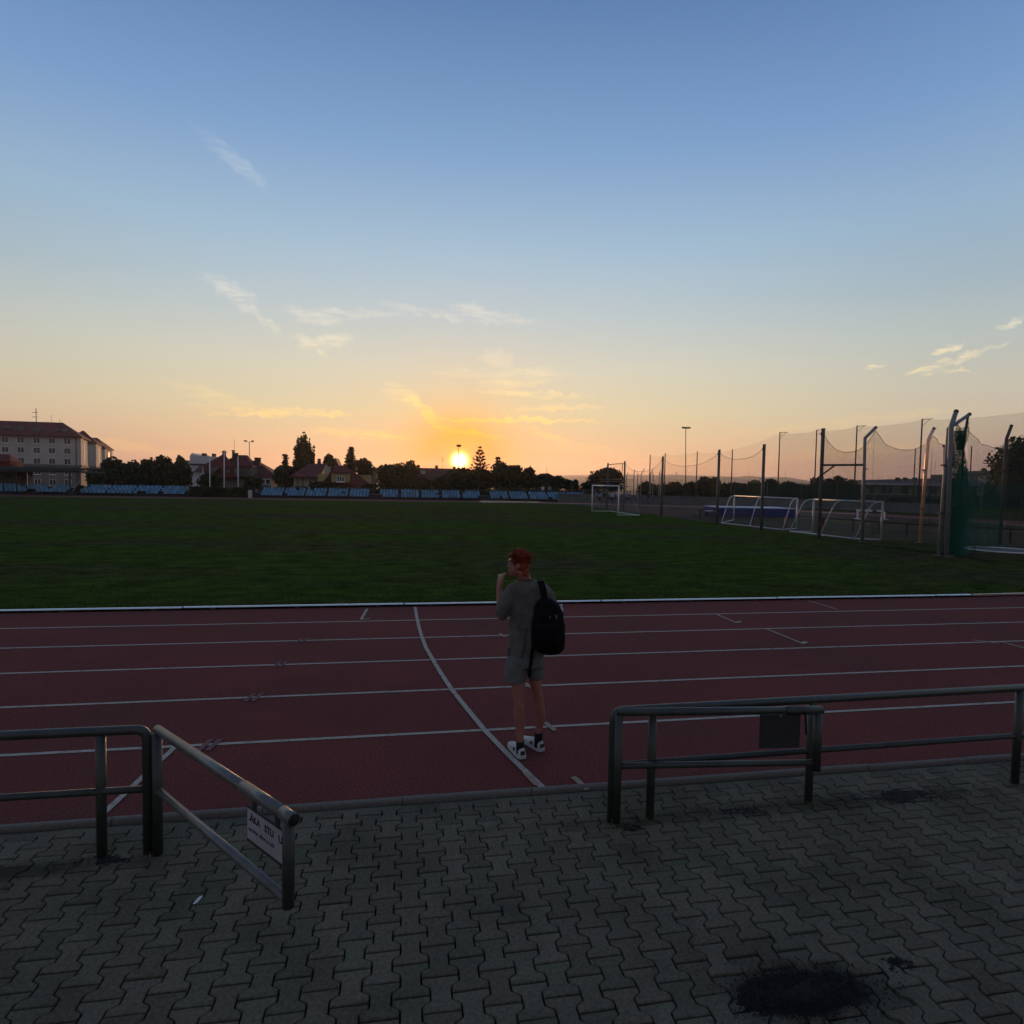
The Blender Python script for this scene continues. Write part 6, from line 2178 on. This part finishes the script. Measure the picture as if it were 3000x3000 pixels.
tee = evaluated(t_, 't_shirt', M_tee, [('REMESH', dict(mode='VOXEL', voxel_size=.0075)), ('SMOOTH', dict(factor=.5, iterations=6)), ('DISPLACE', dict(texture=cloud, strength=.022, mid_level=.5)), ('DISPLACE', dict(texture=fold2, strength=.006, mid_level=.5)), ('SMOOTH', dict(factor=.5, iterations=1))], man)
cen = P(1546, 1800, 5.27)
for v in tee.data.vertices:                            # hanging folds: deeper towards the hem
    w_ = v.co + feet
    low_ = max(0., min(1., (1.42 - w_.z) / .5))
    if low_ > 0:
        dv = Vector((w_.x - cen.x, w_.y - cen.y, 0))
        if dv.length < .24:
            a_ = math.atan2(dv.y, dv.x)
            v.co += dv.normalized() * low_ * (.010 * math.sin(a_ * 7 + w_.z * 5) + .006 * math.sin(a_ * 13 - w_.z * 9))
c0 = hp(-.035, 0, -.06)
nk = [P(1539, 1699, 5.24) + RH * .068 * math.cos(a) + FH * .066 * math.sin(a) + UP * (.004 - .012 * math.sin(a)) for a in [2 * math.pi * k / 24 for k in range(25)]]
MB().tube(nk, .008, 8).build('collar', M_tee, tee, True)
cuff_ax = (cu - P(1481, 1774, 5.31)).normalized()
s1_ = cuff_ax.orthogonal().normalized()
s2_ = cuff_ax.cross(s1_)
MB().tube([cu + cuff_ax * .034 + (s1_ * math.cos(a) + s2_ * math.sin(a)) * .052 for a in [2 * math.pi * k / 20 for k in range(21)]], .010, 7).build('cuff', M_tee, tee, True)

# --- shorts
s_ = MB()
s_.loft([ring_(u, v, 5.27, a, d, 26) for u, v, a, d in ((1543, 1896, 49, .108), (1542, 1915, 52, .118), (1541, 1938, 54, .126), (1541, 1950, 53, .124))])
s_.loft([ring_(*q, n=22) for q in ((1516, 1925, 5.265, 30, .112), (1512, 1950, 5.26, 32, .112), (1510, 1972, 5.255, 33, .108), (1509.5, 1994, 5.25, 34, .106))])
s_.loft([ring_(*q, n=22) for q in ((1566, 1925, 5.285, 27, .112), (1568, 1950, 5.29, 25.5, .110), (1569, 1968, 5.30, 24.5, .106), (1570, 1984, 5.305, 24.5, .104))])
sho = evaluated(s_, 'shorts', M_shorts, [('REMESH', dict(mode='VOXEL', voxel_size=.0075)), ('SMOOTH', dict(factor=.5, iterations=4)), ('DISPLACE', dict(texture=cloud, strength=.018, mid_level=.5)), ('DISPLACE', dict(texture=fold2, strength=.005, mid_level=.5))], man)
MB().tube([P(1492, 1898, 5.2), P(1490, 1922, 5.19)], [.006, .004], 6).build('pocket_edge', M_sock, sho)

# --- socks and shoes
for (L, ua, va, ub, vb, Yk) in ((LEGS[0], 1527, 2226, 1497, 2187, 5.18), (LEGS[1], 1589, 2202, 1537, 2168, 5.30)):
    lo = [q for q in L if q[1] > (2140 if L is LEGS[0] else 2115)]
    k = MB()
    top = 2170 if L is LEGS[0] else 2145
    cA, cB = L[-3], L[-1]
    k.loft([ring_(cA[0], top, cA[2], 12.4, .048, 16), ring_(cA[0], top + 4, cA[2], 12.0, .046, 16), ring_(L[-2][0], L[-2][1], L[-2][2], 12.2, .048, 16), ring_(cB[0], cB[1] + 4, cB[2], 13, .050, 16)])
    k.build('sock', M_sock, man, True)
    A, B = G(ua, va), G(ub, vb)
    d = (B - A).normalized()
    heel = P(cB[0], cB[1], cB[2])
    heel = Vector((heel.x, heel.y, 0)) - d * .062
    nrm = Vector((-d.y, d.x, 0))
    prof = [(t_s * 1.05, w_s * 1.08, z0_s, .03 + (z1_s - .03) * 1.2) for t_s, w_s, z0_s, z1_s in [(0, .022, .030, .075), (.02, .033, .020, .088), (.06, .037, .018, .098), (.10, .039, .018, .092), (.15, .043, .018, .078), (.20, .047, .017, .062), (.245, .044, .018, .050), (.275, .034, .020, .042), (.292, .016, .024, .034)]]
    up_, so_, ou_ = MB(), MB(), MB()

    def sec(t, w, z0, z1, m_=8):
        c = heel + d * t
        return [c + nrm * (w * math.cos(a)) + UP * (z0 + (z1 - z0) * max(0, math.sin(a)) ** .7 if math.sin(a) > 0 else z0) for a in [math.pi * k_ / m_ for k_ in range(m_ + 1)]]
    up_.loft([sec(t, w, .030, z1) for t, w, z0, z1 in prof])
    sh_ = up_.build('shoe', M_shoe, man, auto=50)
    so_.loft([[heel + d * t + nrm * (w + .006) * sx + UP * z_ for sx, z_ in ((-1, .010), (-1.04, .022), (-1, .036), (1, .036), (1.04, .022), (1, .010))] for t, w, z0, z1 in [(-.008, .020, 0, 0)] + prof[1:-1] + [(.316, .018, 0, 0)]])
    so_.build('midsole', M_shoe, sh_, auto=40)
    ou_.loft([[heel + d * t + nrm * (w + .004) * sx + UP * z_ for sx, z_ in ((-1, .0), (-1, .0098), (1, .0098), (1, .0))] for t, w, z0, z1 in [(-.004, .018, 0, 0)] + prof[1:-1] + [(.312, .016, 0, 0)]])
    ou_.build('outsole', M_sole, sh_)
    for sg in (-1, 1):                                   # side panels and the dark mark near the heel
        m = MB()
        for t0, t1, z0, z1 in ((.085, .135, .044, .078), (.155, .215, .042, .060)):
            m.add([heel + d * t0 + nrm * sg * .0455 + UP * z0, heel + d * t1 + nrm * sg * .0500 + UP * z0, heel + d * (t1 - .01) + nrm * sg * .0440 + UP * (z1 - .006), heel + d * (t0 + .01) + nrm * sg * .0400 + UP * z1], [(0, 1, 2, 3)])
        m.build('side_panel', M_mesh, sh_)
        m = MB()
        for t0 in (.018, .030, .042):
            m.add([heel + d * t0 + nrm * sg * .0385 + UP * .042, heel + d * (t0 + .007) + nrm * sg * .039 + UP * .042, heel + d * (t0 + .013) + nrm * sg * .0335 + UP * .070, heel + d * (t0 + .006) + nrm * sg * .033 + UP * .070], [(0, 1, 2, 3)])
        m.build('side_mark', M_sole, sh_)
    MB().box(heel + d * .003 + UP * .060, (.014, .040, .034), math.atan2(d.y, d.x)).build('heel_tab', M_sole, sh_)

# --- snack held in the left hand
p = P(1463, 1691, 5.44)
M_snack = mat('pale_green_snack', (.36, .36, .20), .6, .2, 40., c2=(.30, .20, .10), c2scale=30.)
m = MB().ball(p + UP * .004 + RH * .018, (.030, .030, .026), 14, 10)
m.ball(p + UP * .010 + RH * .002, (.020, .022, .018), 10, 8)
o = evaluated(m, 'snack', M_snack, [('REMESH', dict(mode='VOXEL', voxel_size=.005)), ('SMOOTH', dict(factor=.5, iterations=3))])
tag(o, 'pale greenish snack held up in the left hand of the young man', 'snack')

# --- backpack on the right shoulder
bag = thing('backpack', 'black backpack slung over the right shoulder of the young man', 'backpack', P(1607, 1910, 5.06))
k = MB()
k.loft([ring_(u, v, Y, a, d, 26, 0, 0, .12) for u, v, Y, a, d in ((1598, 1752, 5.09, 14, .03), (1600, 1760, 5.085, 26, .055), (1604, 1775, 5.08, 37, .075), (1608, 1800, 5.07, 44.5, .095), (1607, 1830, 5.06, 49, .11), (1606, 1862, 5.05, 50.5, .12),
                                                              (1607, 1885, 5.05, 49, .115), (1609, 1902, 5.06, 43, .10), (1612, 1911, 5.07, 32, .075), (1613, 1915, 5.08, 18, .04))])
evaluated(k, 'main_bag', M_bag, [('REMESH', dict(mode='VOXEL', voxel_size=.009)), ('SMOOTH', dict(factor=.5, iterations=4)), ('DISPLACE', dict(texture=cloud, strength=.016, mid_level=.5))], bag)
k = MB()
k.loft([ring_(u, v, Y, a, d, 18, 0, 0, .12) for u, v, Y, a, d in ((1606, 1830, 4.955, 30, .02), (1606, 1836, 4.95, 34, .035), (1606, 1870, 4.94, 36, .045), (1607, 1894, 4.95, 34, .04), (1608, 1900, 4.96, 28, .02))])
evaluated(k, 'front_pocket', M_bag, [('REMESH', dict(mode='VOXEL', voxel_size=.008)), ('SMOOTH', dict(factor=.5, iterations=3))], bag)


def ribbon(pts, w, th, wd):
    """flat strap through points; wd = direction of its width"""
    rg = []
    pts = [Vector(p) for p in pts]
    for i, p in enumerate(pts):
        t = (pts[min(i + 1, len(pts) - 1)] - pts[max(0, i - 1)]).normalized()
        a = (wd - t * wd.dot(t)).normalized()
        c = t.cross(a)
        rg.append([p + a * w + c * th, p - a * w + c * th, p - a * w - c * th, p + a * w - c * th])
    return MB().loft(rg)


ribbon([P(1597, 1790, 5.43), P(1592, 1750, 5.42), P(1585, 1715, 5.40), P(1582, 1702, 5.33), P(1582, 1698, 5.26), P(1585, 1704, 5.17), P(1590, 1725, 5.12), P(1596, 1752, 5.10), P(1601, 1775, 5.08)], .028, .007, RH).build('strap', M_bag, bag)
ribbon([P(1569, 1885, 5.08), P(1560, 1905, 5.10), P(1557, 1930, 5.115), P(1553, 1960, 5.12), P(1550, 1984, 5.125)], .014, .004, RH).build('loose_strap', M_bag, bag)
M_mark = mat('pale_print', (.20, .20, .21), .8)
for a, b_, in ((((1611, 1804), (1613, 1812))), ((1625, 1802), (1631, 1812)), ((1633, 1800), (1629, 1816))):
    Yk = 4.952
    MB().tube([P(*a, Yk), P(*b_, Yk)], .0022, 5).build('print_mark', M_mark, bag)
bt = P(1640, 1781, 5.16)
bo = thing('bottle', 'pale plastic bottle sticking out of the side of the black backpack', 'bottle', P(1636, 1815, 5.14))
bx = (P(1643, 1776, 5.16) - P(1632, 1830, 5.14)).normalized()
base = P(1634, 1820, 5.145)
pt = [base, base + bx * .08, base + bx * .115, base + bx * .130]
MB().tube(pt, [.030, .030, .024, .012], 14).build('flask', mat('pale_bottle', (.42, .46, .54), .25, .1, 10.), bo, True)
MB().tube([base + bx * .130, base + bx * .152], [.014, .014], 12).build('cap', M_goalw, bo, True)

# ================================================================ evening haze over the town
hz = MB().span((-4300, -32, -1.4), (4300, 4300, 140)).build('haze', bpy.data.materials.new('haze_air'))
hm = hz.data.materials[0]
hm.use_nodes = True
hn = hm.node_tree
hn.nodes.clear()
pvn = hn.nodes.new('ShaderNodeVolumePrincipled')
pvn.inputs['Color'].default_value = (.80, .78, .80, 1)
pvn.inputs['Density'].default_value = .00016
pvn.inputs['Anisotropy'].default_value = .6
ho = hn.nodes.new('ShaderNodeOutputMaterial')
hn.links.new(pvn.outputs[0], ho.inputs['Volume'])
tag(hz, 'thin evening haze filling the air over the field, town and hills', 'haze', kind='stuff')
